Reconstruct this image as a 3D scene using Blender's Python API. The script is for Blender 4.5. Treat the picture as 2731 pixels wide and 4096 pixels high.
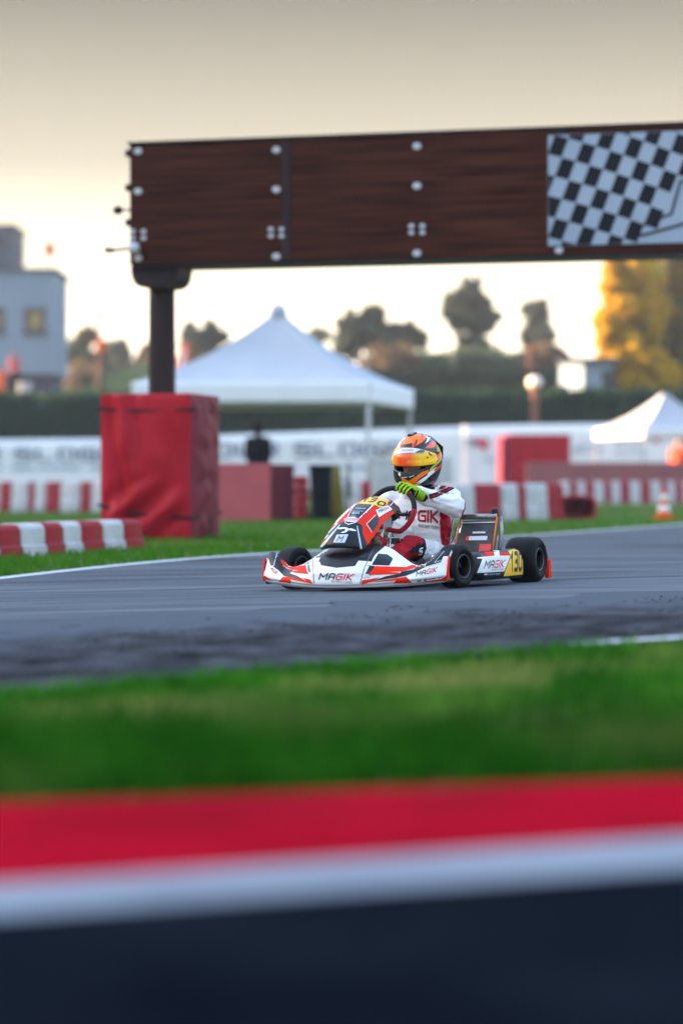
import bpy, bmesh, math, random
import numpy as np
from mathutils import Vector, Matrix, noise
from mathutils.bvhtree import BVHTree
from mathutils.geometry import tessellate_polygon

scene = bpy.context.scene
for _o in list(bpy.data.objects):
    bpy.data.objects.remove(_o)
random.seed(7)
RNG = np.random.default_rng(7)
R = math.radians

# ------------------------------------------------------------------ camera
EYE = 0.61                      # a photographer kneeling beside the run-off
FPX, CXP, HYP = 9660.0, 1365.5, 1925.0     # focal length / centre / horizon in survey units
cam_data = bpy.data.cameras.new('camera')
cam = bpy.data.objects.new('camera', cam_data)
scene.collection.objects.link(cam)
cam.location = (0, 0, EYE)
cam.rotation_euler = (R(90), 0, 0)
cam_data.sensor_fit = 'HORIZONTAL'
cam_data.sensor_width = 24.0
cam_data.lens = FPX / 2731.0 * 24.0
cam_data.shift_y = -(2048.0 - HYP) / 2731.0
cam_data.clip_start = 0.05
cam_data.clip_end = 3000
cam_data.dof.use_dof = True
cam_data.dof.focus_distance = 13.95
cam_data.dof.aperture_fstop = 1.1
scene.camera = cam

# ------------------------------------------------------------------ sky, sun, exposure
SUN_EL = R(7.0)
SUN_DIR = Vector((-math.cos(R(8)), math.sin(R(8)), 0)) * math.cos(SUN_EL) + Vector((0, 0, math.sin(SUN_EL)))
world = bpy.data.worlds.new('World')
scene.world = world
world.use_nodes = True
wn = world.node_tree
bg = wn.nodes['Background']
sky = wn.nodes.new('ShaderNodeTexSky')
sky.sky_type = 'NISHITA'
sky.sun_disc = False
sky.sun_elevation = SUN_EL
sky.sun_rotation = math.atan2(SUN_DIR.x, SUN_DIR.y)
sky.altitude = 0
sky.air_density = 0.8
sky.dust_density = 2.0
sky.ozone_density = 0.6
# hazy autumn air: a cream veil hugging the whole horizon, thinning into the clear sky above
geo = wn.nodes.new('ShaderNodeTexCoord'); sep = wn.nodes.new('ShaderNodeSeparateXYZ')
wn.links.new(geo.outputs['Generated'], sep.inputs[0])
veil = wn.nodes.new('ShaderNodeValToRGB')
wn.links.new(sep.outputs[2], veil.inputs[0])
ve = veil.color_ramp.elements
ve[0].position = 0.0; ve[0].color = (1.0, 0.91, 0.78, 1)
ve[1].position = 0.21; ve[1].color = (0.088, 0.087, 0.075, 1)
_e = ve.new(0.06); _e.color = (0.80, 0.700, 0.525, 1)
_e = ve.new(0.13); _e.color = (0.28, 0.253, 0.200, 1)
gain = wn.nodes.new('ShaderNodeVectorMath'); gain.operation = 'SCALE'
gain.inputs['Scale'].default_value = 1.5
wn.links.new(veil.outputs[0], gain.inputs[0])
thin = wn.nodes.new('ShaderNodeMapRange')
thin.inputs['From Min'].default_value = 0.22; thin.inputs['From Max'].default_value = 0.60
thin.inputs['To Min'].default_value = 1.0; thin.inputs['To Max'].default_value = 0.0
wn.links.new(sep.outputs[2], thin.inputs[0])
mixw = wn.nodes.new('ShaderNodeMix'); mixw.data_type = 'RGBA'
wn.links.new(thin.outputs[0], mixw.inputs[0]); wn.links.new(sky.outputs[0], mixw.inputs[6]); wn.links.new(gain.outputs[0], mixw.inputs[7])
wn.links.new(mixw.outputs[2], bg.inputs[0])
bg.inputs[1].default_value = 0.15
sun_data = bpy.data.lights.new('sun', 'SUN')
sun_data.energy = 2.7
sun_data.angle = R(0.6)
sun_data.color = (1.0, 0.64, 0.36)
sun = bpy.data.objects.new('sun', sun_data)
scene.collection.objects.link(sun)
sun.rotation_euler = SUN_DIR.to_track_quat('Z', 'Y').to_euler()
sun.location = (-30, 10, 20)
scene.view_settings.view_transform = 'Standard'
scene.view_settings.look = 'None'
scene.view_settings.gamma = 1.0
scene.view_settings.use_curve_mapping = False
scene.view_settings.exposure = 3.75
scene.cycles.max_bounces = 6
scene.cycles.transparent_max_bounces = 8
scene.cycles.use_denoising = True
scene.cycles.sample_clamp_indirect = 6

# ------------------------------------------------------------------ helpers
COL = scene.collection

def smooth(a, b, t):
    t = np.clip((np.asarray(t, float) - a) / (b - a), 0, 1)
    return t * t * (3 - 2 * t)

def tz(x, y):
    """height of the ground: a slightly banked track, flat paddock, a bank up to the terrace"""
    w = 1 - smooth(16, 22, y)
    z = 0.021 * np.clip(x, -6, 6) * w - 0.034 * np.exp(-((np.asarray(y, float) - 15.4) / 1.9) ** 2)
    z = z + 4.15 * smooth(92, 97, y)
    z = z + 1.9 * np.exp(-((np.asarray(x, float) + 9.0) / 2.6) ** 2) * smooth(104, 111, y) * (1 - smooth(116, 126, y))
    return z

def ray_pt(px, py, Y):
    return Vector(((px - CXP) / FPX * Y, Y, EYE + (HYP - py) / FPX * Y))

def on_ground(px, py):
    """survey point on the ground"""
    lo, hi = 2.0, 90.0
    f = lambda Y: float(tz((px - CXP) / FPX * Y, Y)) - (EYE + (HYP - py) / FPX * Y)
    for _ in range(60):
        m = (lo + hi) / 2
        if f(m) < 0: lo = m
        else: hi = m
    Y = (lo + hi) / 2
    return Vector(((px - CXP) / FPX * Y, Y, float(tz((px - CXP) / FPX * Y, Y))))

def gx(px, Y): return (px - CXP) / FPX * Y
def gz(py, Y): return EYE + (HYP - py) / FPX * Y

def tag(o, label=None, cat=None, group=None, kind=None):
    if label: o['label'] = label
    if cat: o['category'] = cat
    if group: o['group'] = group
    if kind: o['kind'] = kind
    return o

def empty(name, loc=(0, 0, 0), rz=0.0, label=None, cat=None, group=None):
    o = bpy.data.objects.new(name, None)
    COL.objects.link(o)
    o.empty_display_size = 0.1
    o.location = loc
    o.rotation_euler = (0, 0, rz)
    return tag(o, label, cat, group)

def link(name, me, mats, parent=None, loc=None, rz=None):
    o = bpy.data.objects.new(name, me)
    COL.objects.link(o)
    if mats is not None:
        for m in (mats if isinstance(mats, (list, tuple)) else [mats]):
            me.materials.append(m)
    if parent is not None: o.parent = parent
    if loc is not None: o.location = loc
    if rz is not None: o.rotation_euler = (0, 0, rz)
    return o

def shade(me, on=True):
    me.polygons.foreach_set('use_smooth', [on] * len(me.polygons))

def mesh_np(name, V, Fc, smooth_=False):
    me = bpy.data.meshes.new(name)
    me.from_pydata([tuple(v) for v in V], [], [tuple(f) for f in Fc])
    me.update()
    if smooth_: shade(me)
    return me

class MB:
    """collects shapes, then becomes ONE mesh object"""
    def __init__(s): s.v = []; s.f = []
    def add(s, V, Fc):
        n = len(s.v)
        s.v += [tuple(v) for v in V]
        s.f += [tuple(i + n for i in f) for f in Fc]
        return s
    def box(s, c, d, rz=0.0, bev=0.0, M=None):
        bm = bmesh.new()
        bmesh.ops.create_cube(bm, size=1.0)
        bmesh.ops.scale(bm, vec=d, verts=bm.verts)
        if bev > 0:
            bmesh.ops.bevel(bm, geom=bm.edges[:], offset=bev, segments=2, affect='EDGES', profile=0.6)
        mt = Matrix.Translation(c) @ Matrix.Rotation(rz, 4, 'Z')
        if M is not None: mt = Matrix.Translation(c) @ M.to_4x4()
        bm.transform(mt)
        bm.verts.index_update()
        s.add([v.co[:] for v in bm.verts], [[v.index for v in f.verts] for f in bm.faces])
        bm.free()
        return s
    def tube(s, pts, r, n=10, caps=True, closed=False):
        pts = [Vector(p) for p in pts]
        rr = r if isinstance(r, (list, tuple)) else [r] * len(pts)
        m = len(pts); V = []; up = Vector((0.013, 0.021, 1))
        prev = None
        for i, p in enumerate(pts):
            a = pts[i - 1] if (i > 0 or closed) else p
            b = pts[(i + 1) % m] if (i < m - 1 or closed) else p
            t = (b - a).normalized()
            if prev is None:
                e = t.cross(up)
                if e.length < 0.05: e = t.cross(Vector((1, 0, 0)))
            else:
                e = prev - t * prev.dot(t)
            e.normalize(); prev = e
            g = t.cross(e)
            for k in range(n):
                q = 2 * math.pi * k / n
                V.append(p + (e * math.cos(q) + g * math.sin(q)) * rr[i])
        Fc = []
        for i in range(m if closed else m - 1):
            for k in range(n):
                Fc.append((i * n + k, i * n + (k + 1) % n, ((i + 1) % m) * n + (k + 1) % n, ((i + 1) % m) * n + k))
        if caps and not closed:
            Fc.append(tuple(range(n - 1, -1, -1)))
            Fc.append(tuple(range((m - 1) * n, m * n)))
        return s.add(V, Fc)
    def lathe(s, prof, axis='Z', n=32, c=(0, 0, 0), M=None, caps=True):
        """prof: (radius, height) pairs"""
        V = []
        for (r, h) in prof:
            for k in range(n):
                q = 2 * math.pi * k / n
                p = Vector((r * math.cos(q), r * math.sin(q), h))
                if axis == 'Y': p = Vector((p.x, p.z, -p.y))
                if axis == 'X': p = Vector((p.z, p.x, p.y))
                if M is not None: p = M @ p
                V.append(p + Vector(c))
        Fc = []
        m = len(prof)
        for i in range(m - 1):
            for k in range(n):
                Fc.append((i * n + k, i * n + (k + 1) % n, (i + 1) * n + (k + 1) % n, (i + 1) * n + k))
        if caps:
            Fc.append(tuple(range(n - 1, -1, -1)))
            Fc.append(tuple(range((m - 1) * n, m * n)))
        return s.add(V, Fc)
    def grid(s, P, closed_u=False, closed_v=False):
        """P[i][j] points"""
        nu, nv = len(P), len(P[0])
        V = [P[i][j] for i in range(nu) for j in range(nv)]
        Fc = []
        for i in range(nu if closed_u else nu - 1):
            for j in range(nv if closed_v else nv - 1):
                i2, j2 = (i + 1) % nu, (j + 1) % nv
                Fc.append((i * nv + j, i2 * nv + j, i2 * nv + j2, i * nv + j2))
        return s.add(V, Fc)
    def mesh(s, name, smooth_=False, fix=True):
        me = mesh_np(name, s.v, s.f)
        if fix:
            bm = bmesh.new(); bm.from_mesh(me)
            bmesh.ops.recalc_face_normals(bm, faces=bm.faces)
            bm.to_mesh(me); bm.free()
        if smooth_: shade(me)
        return me
    def build(s, name, mat, parent=None, smooth_=False, loc=None, rz=None, fix=True):
        return link(name, s.mesh(name, smooth_, fix), mat, parent, loc, rz)

def auto_smooth(me, ang=35):
    """smooth shading with hard edges above an angle"""
    shade(me)
    bm = bmesh.new(); bm.from_mesh(me)
    for e in bm.edges:
        if len(e.link_faces) == 2 and e.calc_face_angle(0) > R(ang): e.smooth = False
    bm.to_mesh(me); bm.free()

def crom(P, n):
    """Catmull-Rom through points, n samples"""
    P = np.asarray(P, float)
    Q = np.vstack([2 * P[0] - P[1], P, 2 * P[-1] - P[-2]])
    out = []
    for k in range(n):
        t = k / (n - 1) * (len(P) - 1)
        i = min(int(t), len(P) - 2); u = t - i
        a, b, c, d = Q[i], Q[i + 1], Q[i + 2], Q[i + 3]
        out.append(0.5 * ((2 * b) + (c - a) * u + (2 * a - 5 * b + 4 * c - d) * u * u + (3 * b - a - 3 * c + d) * u ** 3))
    return np.array(out)

def fused(name, caps, voxel, smooth_it=4, wr=None):
    """one continuous surface grown over tapered limbs (p0, p1, r0, r1)"""
    mb = MB()
    for (p0, p1, r0, r1) in caps:
        p0, p1 = Vector(p0), Vector(p1)
        d = p1 - p0
        L = max(d.length, 1e-4); t = d / L
        pts, rr = [], []
        for k in range(5):
            a = -math.pi / 2 + (k + 0.35) / 5 * math.pi / 2
            pts.append(p0 + t * r0 * math.sin(a)); rr.append(r0 * math.cos(a))
        pts.append(p0); rr.append(r0)
        pts.append(p0.lerp(p1, 0.5)); rr.append((r0 + r1) / 2)
        pts.append(p1); rr.append(r1)
        for k in range(5):
            a = (k + 0.65) / 5 * math.pi / 2
            pts.append(p1 + t * r1 * math.sin(a)); rr.append(r1 * math.cos(a))
        mb.tube(pts, rr, 16)
    me = mb.mesh(name)
    o = bpy.data.objects.new(name, me)
    COL.objects.link(o)
    m = o.modifiers.new('r', 'REMESH'); m.mode = 'VOXEL'; m.voxel_size = voxel
    if smooth_it:
        m = o.modifiers.new('s', 'SMOOTH'); m.factor = 0.5; m.iterations = smooth_it
    dg = bpy.context.evaluated_depsgraph_get()
    out = bpy.data.meshes.new_from_object(o.evaluated_get(dg))
    bpy.data.objects.remove(o)
    bpy.data.meshes.remove(me)
    out.name = name
    if wr:
        n = len(out.vertices)
        co = np.zeros(n * 3); out.vertices.foreach_get('co', co); co = co.reshape(-1, 3)
        nv = np.zeros(n * 3); out.vertices.foreach_get('normal', nv); nv = nv.reshape(-1, 3)
        am = np.array([wr(Vector(c)) for c in co])
        out.vertices.foreach_set('co', (co + nv * am[:, None]).reshape(-1))
        out.update()
    shade(out)
    out.materials.clear()
    return out

# ------------------------------------------------------------------ materials
def mat(name, col, rough=0.6, metal=0.0, coat=0.0, spec=0.15, nz=None, bump=None, sheen=0.0):
    """nz = (scale, second colour, amount, stretch) ; bump = (scale, strength)"""
    m = bpy.data.materials.new(name); m.use_nodes = True
    nt = m.node_tree; b = nt.nodes['Principled BSDF']
    b.inputs['Base Color'].default_value = (*col, 1)
    b.inputs['Roughness'].default_value = rough
    b.inputs['Metallic'].default_value = metal
    b.inputs['Coat Weight'].default_value = coat
    b.inputs['Specular IOR Level'].default_value = spec
    if sheen: b.inputs['Sheen Weight'].default_value = sheen
    if nz or bump:
        tc = nt.nodes.new('ShaderNodeTexCoord')
    if nz:
        sc, c2, amt, st = nz
        mp = nt.nodes.new('ShaderNodeMapping'); mp.inputs['Scale'].default_value = st
        nt.links.new(tc.outputs['Object'], mp.inputs[0])
        n = nt.nodes.new('ShaderNodeTexNoise'); n.inputs['Scale'].default_value = sc
        n.inputs['Detail'].default_value = 6; n.inputs['Roughness'].default_value = 0.6
        nt.links.new(mp.outputs[0], n.inputs[0])
        rmp = nt.nodes.new('ShaderNodeMapRange')
        rmp.inputs['From Min'].default_value = 0.35; rmp.inputs['From Max'].default_value = 0.68
        rmp.inputs['To Max'].default_value = amt
        nt.links.new(n.outputs[0], rmp.inputs[0])
        mx = nt.nodes.new('ShaderNodeMix'); mx.data_type = 'RGBA'
        mx.inputs[6].default_value = (*col, 1); mx.inputs[7].default_value = (*c2, 1)
        nt.links.new(rmp.outputs[0], mx.inputs[0])
        nt.links.new(mx.outputs[2], b.inputs['Base Color'])
    if bump:
        n2 = nt.nodes.new('ShaderNodeTexNoise'); n2.inputs['Scale'].default_value = bump[0]
        n2.inputs['Detail'].default_value = 4
        nt.links.new(tc.outputs['Object'], n2.inputs[0])
        bp = nt.nodes.new('ShaderNodeBump'); bp.inputs['Strength'].default_value = bump[1]
        bp.inputs['Distance'].default_value = 0.02
        nt.links.new(n2.outputs[0], bp.inputs['Height'])
        nt.links.new(bp.outputs[0], b.inputs['Normal'])
    return m

def wash(m, scale, c2, amt, stretch=(1, 1, 1), lo=0.4, hi=0.65):
    """a second large-scale stain over a material"""
    nt = m.node_tree; b = nt.nodes['Principled BSDF']
    src = b.inputs['Base Color'].links[0].from_socket if b.inputs['Base Color'].links else None
    tc = nt.nodes.new('ShaderNodeTexCoord'); mp = nt.nodes.new('ShaderNodeMapping')
    mp.inputs['Scale'].default_value = stretch
    nt.links.new(tc.outputs['Object'], mp.inputs[0])
    n = nt.nodes.new('ShaderNodeTexNoise'); n.inputs['Scale'].default_value = scale; n.inputs['Detail'].default_value = 3
    nt.links.new(mp.outputs[0], n.inputs[0])
    r = nt.nodes.new('ShaderNodeMapRange'); r.inputs['From Min'].default_value = lo; r.inputs['From Max'].default_value = hi
    r.inputs['To Max'].default_value = amt
    nt.links.new(n.outputs[0], r.inputs[0])
    mx = nt.nodes.new('ShaderNodeMix'); mx.data_type = 'RGBA'
    if src: nt.links.new(src, mx.inputs[6])
    else: mx.inputs[6].default_value = b.inputs['Base Color'].default_value
    mx.inputs[7].default_value = (*c2, 1)
    nt.links.new(r.outputs[0], mx.inputs[0]); nt.links.new(mx.outputs[2], b.inputs['Base Color'])
    return m

def see_through_leaf(m, fac):
    """thin leaves let some of the light behind them through"""
    nt = m.node_tree; b = nt.nodes['Principled BSDF']; out = nt.nodes['Material Output']
    t = nt.nodes.new('ShaderNodeBsdfTranslucent'); mx = nt.nodes.new('ShaderNodeMixShader'); mx.inputs[0].default_value = fac
    if b.inputs['Base Color'].links: nt.links.new(b.inputs['Base Color'].links[0].from_socket, t.inputs[0])
    else: t.inputs[0].default_value = b.inputs['Base Color'].default_value
    nt.links.new(b.outputs[0], mx.inputs[1]); nt.links.new(t.outputs[0], mx.inputs[2]); nt.links.new(mx.outputs[0], out.inputs[0])
    return m

HEADING = R(25)      # the racing line, away from the viewing direction
_trk_rot = (0, 0, 0)
M = {}
M['asphalt'] = mat('asphalt', (0.060, 0.068, 0.086), 0.8, spec=0.12, nz=(30, (0.095, 0.105, 0.128), 0.8, (1, 1, 1)), bump=(220, 0.35))
wash(M['asphalt'], 0.55, (0.115, 0.128, 0.156), 0.8, (0.5, 1.9, 1), 0.42, 0.62)
wash(M['asphalt'], 1.1, (0.034, 0.038, 0.048), 0.8, (0.4, 2.6, 1), 0.50, 0.66)
M['asphalt_new'] = mat('asphalt_new', (0.0035, 0.005, 0.009), 0.95, spec=0.0, nz=(2.0, (0.010, 0.0125, 0.018), 0.8, (1, 1, 1)), bump=(160, 0.4))
M['dirt'] = mat('rubber_dirt', (0.066, 0.066, 0.078), 0.95, spec=0.02, nz=(3.6, (0.005, 0.005, 0.007), 1.0, (1.2, 0.8, 1)), bump=(30, 0.8))
def ragged(m, edge_col):
    """the strip breaks up towards its outer edge ('fade' runs 0..1 across it)"""
    nt = m.node_tree; b = nt.nodes['Principled BSDF']
    src = b.inputs['Base Color'].links[0].from_socket
    at = nt.nodes.new('ShaderNodeAttribute'); at.attribute_name = 'fade'
    tc = nt.nodes.new('ShaderNodeTexCoord'); n = nt.nodes.new('ShaderNodeTexNoise'); n.inputs['Scale'].default_value = 3.0; n.inputs['Detail'].default_value = 6; n.inputs['Roughness'].default_value = 0.7
    mp = nt.nodes.new('ShaderNodeMapping'); mp.inputs['Scale'].default_value = (1.0, 0.5, 1)
    nt.links.new(tc.outputs['Object'], mp.inputs[0]); nt.links.new(mp.outputs[0], n.inputs[0])
    s = nt.nodes.new('ShaderNodeMath'); s.operation = 'SUBTRACT'
    nt.links.new(at.outputs['Fac'], s.inputs[0]); nt.links.new(n.outputs[0], s.inputs[1])
    r = nt.nodes.new('ShaderNodeMapRange'); r.inputs['From Min'].default_value = -0.22; r.inputs['From Max'].default_value = 0.16
    nt.links.new(s.outputs[0], r.inputs[0])
    mx = nt.nodes.new('ShaderNodeMix'); mx.data_type = 'RGBA'; mx.inputs[6].default_value = (*edge_col, 1)
    nt.links.new(src, mx.inputs[7]); nt.links.new(r.outputs[0], mx.inputs[0]); nt.links.new(mx.outputs[2], b.inputs['Base Color'])
ragged(M['dirt'], (0.080, 0.090, 0.112))
M['rubber_bits'] = mat('rubber_bits', (0.022, 0.022, 0.026), 0.95, spec=0.05)
M['kerb_white'] = mat('weathered_white_kerb', (0.24, 0.265, 0.31), 0.85, spec=0.05, nz=(1.3, (0.14, 0.15, 0.185), 0.8, (1, 1, 1)))
M['white_paint'] = mat('white_road_paint', (0.52, 0.55, 0.60), 0.8, spec=0.1, nz=(5, (0.36, 0.38, 0.4), 0.7, (1, 1, 1)))
M['red_paint'] = mat('red_kerb_paint', (0.38, 0.0005, 0.014), 0.9, spec=0.01, nz=(1.6, (0.20, 0.0005, 0.007), 0.9, (1, 1, 1)), bump=(40, 0.2))
wash(M['red_paint'], 0.9, (0.10, 0.004, 0.010), 0.75, (1.0, 1.6, 1), 0.55, 0.70)
M['soil'] = mat('grass_soil', (0.045, 0.085, 0.018), 0.95, nz=(0.9, (0.15, 0.125, 0.05), 0.75, (1, 1, 1)), bump=(20, 0.5))
def grass_mat(name, a, b, c, sc):
    m = mat(name, a, 0.8, spec=0.05, nz=(sc, b, 1.0, (1, 1, 1)))
    wash(m, sc * 0.5, c, 0.85, (1, 1, 1), 0.50, 0.64)
    return see_through_leaf(m, 0.3)
M['grass'] = grass_mat('grass_blades', (0.006, 0.075, 0.002), (0.062, 0.25, 0.012), (0.26, 0.27, 0.08), 2.2)
M['grass_shaded'] = grass_mat('long_shaded_grass_blades', (0.003, 0.050, 0.001), (0.030, 0.165, 0.006), (0.10, 0.14, 0.03), 2.2)  # longer blades; the shading near the kerb is also in this darker green
M['grass_far'] = grass_mat('far_grass_blades', (0.040, 0.155, 0.006), (0.070, 0.21, 0.012), (0.16, 0.19, 0.04), 0.8)
M['steel'] = mat('steel', (0.42, 0.43, 0.45), 0.35, metal=0.9)
M['black_metal'] = mat('black_metal', (0.016, 0.016, 0.019), 0.45)
M['plaster'] = mat('pale_plaster', (0.21, 0.28, 0.37), 0.85, nz=(0.5, (0.14, 0.20, 0.28), 0.6, (1, 1, 0.4)))
M['plaster_dk'] = mat('grey_cladding', (0.09, 0.11, 0.14), 0.7, nz=(2, (0.06, 0.075, 0.10), 0.8, (1, 1, 1)))
M['navy'] = mat('navy_plinth', (0.035, 0.045, 0.085), 0.7, nz=(2, (0.06, 0.06, 0.09), 0.8, (1, 1, 1)))
M['glass'] = mat('window_glass', (0.025, 0.03, 0.035), 0.08, spec=0.8)
M['curtain'] = mat('yellow_blind', (0.30, 0.27, 0.10), 0.8)
M['frame_dk'] = mat('dark_window_frame', (0.03, 0.03, 0.035), 0.5)
M['gantry'] = mat('brown_gantry_panel', (0.018, 0.0048, 0.0038), 0.75, spec=0.02, nz=(4.0, (0.088, 0.027, 0.015), 1.0, (0.22, 1, 7.0)), bump=(60, 0.15))
M['column'] = mat('brown_steel_column', (0.030, 0.018, 0.018), 0.5, nz=(5, (0.016, 0.010, 0.013), 0.8, (1, 1, 0.3)))
M['bolt'] = mat('zinc_bolt_plate', (0.50, 0.52, 0.56), 0.5, metal=0.0)
M['vinyl_w'] = mat('white_vinyl', (0.78, 0.80, 0.83), 0.5, nz=(2, (0.68, 0.71, 0.76), 0.6, (1, 1, 1)))
M['flag_w'] = mat('greyed_white_vinyl', (0.34, 0.41, 0.50), 0.6, nz=(1.2, (0.25, 0.32, 0.42), 0.8, (1, 1, 1)))
M['vinyl_k'] = mat('black_vinyl', (0.005, 0.006, 0.010), 0.5)
M['vinyl_blue'] = mat('faded_blue_print', (0.10, 0.15, 0.25), 0.6)
M['vinyl_pale'] = mat('pale_blue_print', (0.30, 0.39, 0.52), 0.6)
M['vinyl_red'] = mat('red_print', (0.60, 0.05, 0.10), 0.6)
M['pad_red'] = mat('red_tarpaulin', (0.34, 0.0025, 0.012), 0.5, nz=(3, (0.44, 0.008, 0.026), 0.8, (1, 1, 0.5)))
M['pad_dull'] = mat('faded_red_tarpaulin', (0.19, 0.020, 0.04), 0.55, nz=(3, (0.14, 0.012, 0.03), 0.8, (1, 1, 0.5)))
M['strap'] = mat('black_strap', (0.02, 0.012, 0.014), 0.7)
M['bar_red'] = mat('red_plastic', (0.33, 0.014, 0.022), 0.5, nz=(7, (0.24, 0.03, 0.04), 0.9, (1, 1, 1)))
M['bar_white'] = mat('white_plastic', (0.52, 0.53, 0.55), 0.5, nz=(5, (0.36, 0.35, 0.34), 0.85, (1, 1, 1)))
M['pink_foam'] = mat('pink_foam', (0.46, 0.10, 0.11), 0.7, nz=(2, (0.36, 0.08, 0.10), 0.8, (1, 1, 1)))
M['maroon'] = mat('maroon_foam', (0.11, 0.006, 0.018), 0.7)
M['mauve'] = mat('faded_pink_wall', (0.30, 0.11, 0.11), 0.8, nz=(2, (0.23, 0.08, 0.085), 0.8, (1, 1, 1)))
M['tent'] = mat('shaded_tent_cloth', (0.38, 0.40, 0.45), 0.8, nz=(1.0, (0.32, 0.34, 0.39), 0.7, (1, 1, 1)))  # roof share of the white cloth, greyed to carry its shading
M['valance'] = mat('lit_valance_cloth', (0.76, 0.77, 0.80), 0.8)  # same white cloth, with the brighter light it gets put into the colour
M['alu'] = mat('tent_pole', (0.55, 0.57, 0.6), 0.45, metal=0.3)
M['bark'] = mat('bark', (0.10, 0.075, 0.06), 0.9, nz=(8, (0.06, 0.045, 0.035), 0.8, (1, 1, 0.3)))
M['rust'] = mat('rusty_post', (0.15, 0.065, 0.04), 0.7)
M['lamp'] = mat('lamp_globe', (0.80, 0.70, 0.62), 0.3)
M['orange'] = mat('orange_plastic', (0.70, 0.10, 0.01), 0.5)
M['cloth_k'] = mat('black_cloth', (0.004, 0.0045, 0.008), 0.9)
M['cloth_pink'] = mat('red_pink_cloth', (0.45, 0.12, 0.12), 0.9)
M['cloth_or'] = mat('orange_red_cloth', (0.75, 0.10, 0.05), 0.9)
M['skin'] = mat('skin', (0.50, 0.27, 0.20), 0.5)
M['olive'] = mat('olive_tarp', (0.16, 0.13, 0.015), 0.7)
def leafm(n, a, b):
    return see_through_leaf(mat(n, a, 0.7, spec=0.1, nz=(1.2, b, 1.0, (1, 1, 1))), 0.45)
M['leaf_dark'] = leafm('dark_leaves', (0.068, 0.105, 0.068), (0.10, 0.14, 0.085))
M['leaf_teal'] = leafm('bluish_leaves', (0.055, 0.085, 0.085), (0.085, 0.115, 0.105))
M['leaf_hedge'] = leafm('hedge_leaves', (0.016, 0.052, 0.030), (0.036, 0.070, 0.042))
M['leaf_brown'] = leafm('autumn_leaves', (0.135, 0.095, 0.06), (0.12, 0.10, 0.07))
M['leaf_yellow'] = leafm('yellow_leaves', (0.66, 0.44, 0.008), (0.50, 0.32, 0.010))
M['leaf_yelgreen'] = leafm('yellow_green_leaves', (0.15, 0.14, 0.02), (0.30, 0.20, 0.02))
# ================================================================== GROUND, TRACK, KERB
def spaced(*segs):
    out = []
    for a, b, s in segs:
        out += list(np.arange(a, b, s))
    return np.array(out + [segs[-1][1]])

def sheet(name, m, loft, dz, kind='structure', parent=None):
    P = [[(x, y, float(tz(x, y)) + dz) for (x, y) in row] for row in loft]
    o = MB().grid(P).build(name, m, parent, smooth_=True, fix=False)
    if o.data.polygons[0].normal.z < 0: o.data.flip_normals()
    if kind: o['kind'] = kind
    return o

xs = spaced((-260, -40, 20), (-40, -10, 3), (-10, 10, 0.4), (10, 40, 3), (40, 260, 20))
ys = spaced((-60, -5, 8), (-5, 26, 0.4), (26, 90, 4), (90, 125, 0.7), (125, 1500, 60))
sheet('ground', M['soil'], [[(x, y) for y in ys] for x in xs], -0.014)

NEAR = [(-16, -14), (-6, 1.5), (-3, 5.0), (-1.0, 7.05), (0, 7.95), (1.22, 8.75), (3.4, 9.7), (8, 11.3), (30, 16)]
FAR = [(-18, -14), (-8.5, 4.6), (-5, 11.6), (-2.4, 17.0), (-1.05, 19.8), (0.31, 22.5), (2.5, 28.4), (4.9, 34.6), (20, 74)]
n_c, f_c = crom(NEAR, 130), crom(FAR, 130)
cross = np.linspace(0, 1, 30)
sheet('track', M['asphalt'], [[tuple(n_c[i] * (1 - t) + f_c[i] * t) for t in cross] for i in range(130)], 0.0)
def offset_line(C, d):
    T = np.gradient(C, axis=0); T /= np.linalg.norm(T, axis=1)[:, None]
    return C + np.stack([-T[:, 1], T[:, 0]], 1) * d
fl = sheet('edge_line', M['white_paint'], [[tuple(offset_line(f_c, -0.19)[i]), tuple(offset_line(f_c, -0.05)[i])] for i in range(130)], 0.005)
nl = crom([(0.80, 8.63), (1.22, 8.92), (3.4, 9.86), (8, 11.5), (30, 16.2)], 60)
nl2 = crom([(0.86, 8.55), (1.30, 8.82), (3.44, 9.76), (8.05, 11.4), (30, 16.1)], 60)
sheet('edge_line', M['white_paint'], [[tuple(nl[i]), tuple(nl2[i])] for i in range(60)], 0.012)
# marbles of torn rubber and dirt swept to the inside edge of the track
band_out = offset_line(n_c, 3.0)
rag = np.array([noise.noise(Vector((i * 0.35, 3, 1))) for i in range(130)])
band_out = offset_line(n_c, 1) * 0 + n_c + (offset_line(n_c, 1) - n_c) * (3.3 + 0.6 * rag)[:, None]
dirt = sheet('dirt_strip', M['dirt'], [[tuple(n_c[i] * (1 - t) + band_out[i] * t) for t in np.linspace(0, 1, 12)] for i in range(130)], 0.006)
fa_ = dirt.data.attributes.new('fade', 'FLOAT', 'POINT')
fa_.data.foreach_set('value', np.tile(1.25 * (1 - np.linspace(0, 1, 12)), 130))

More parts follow.
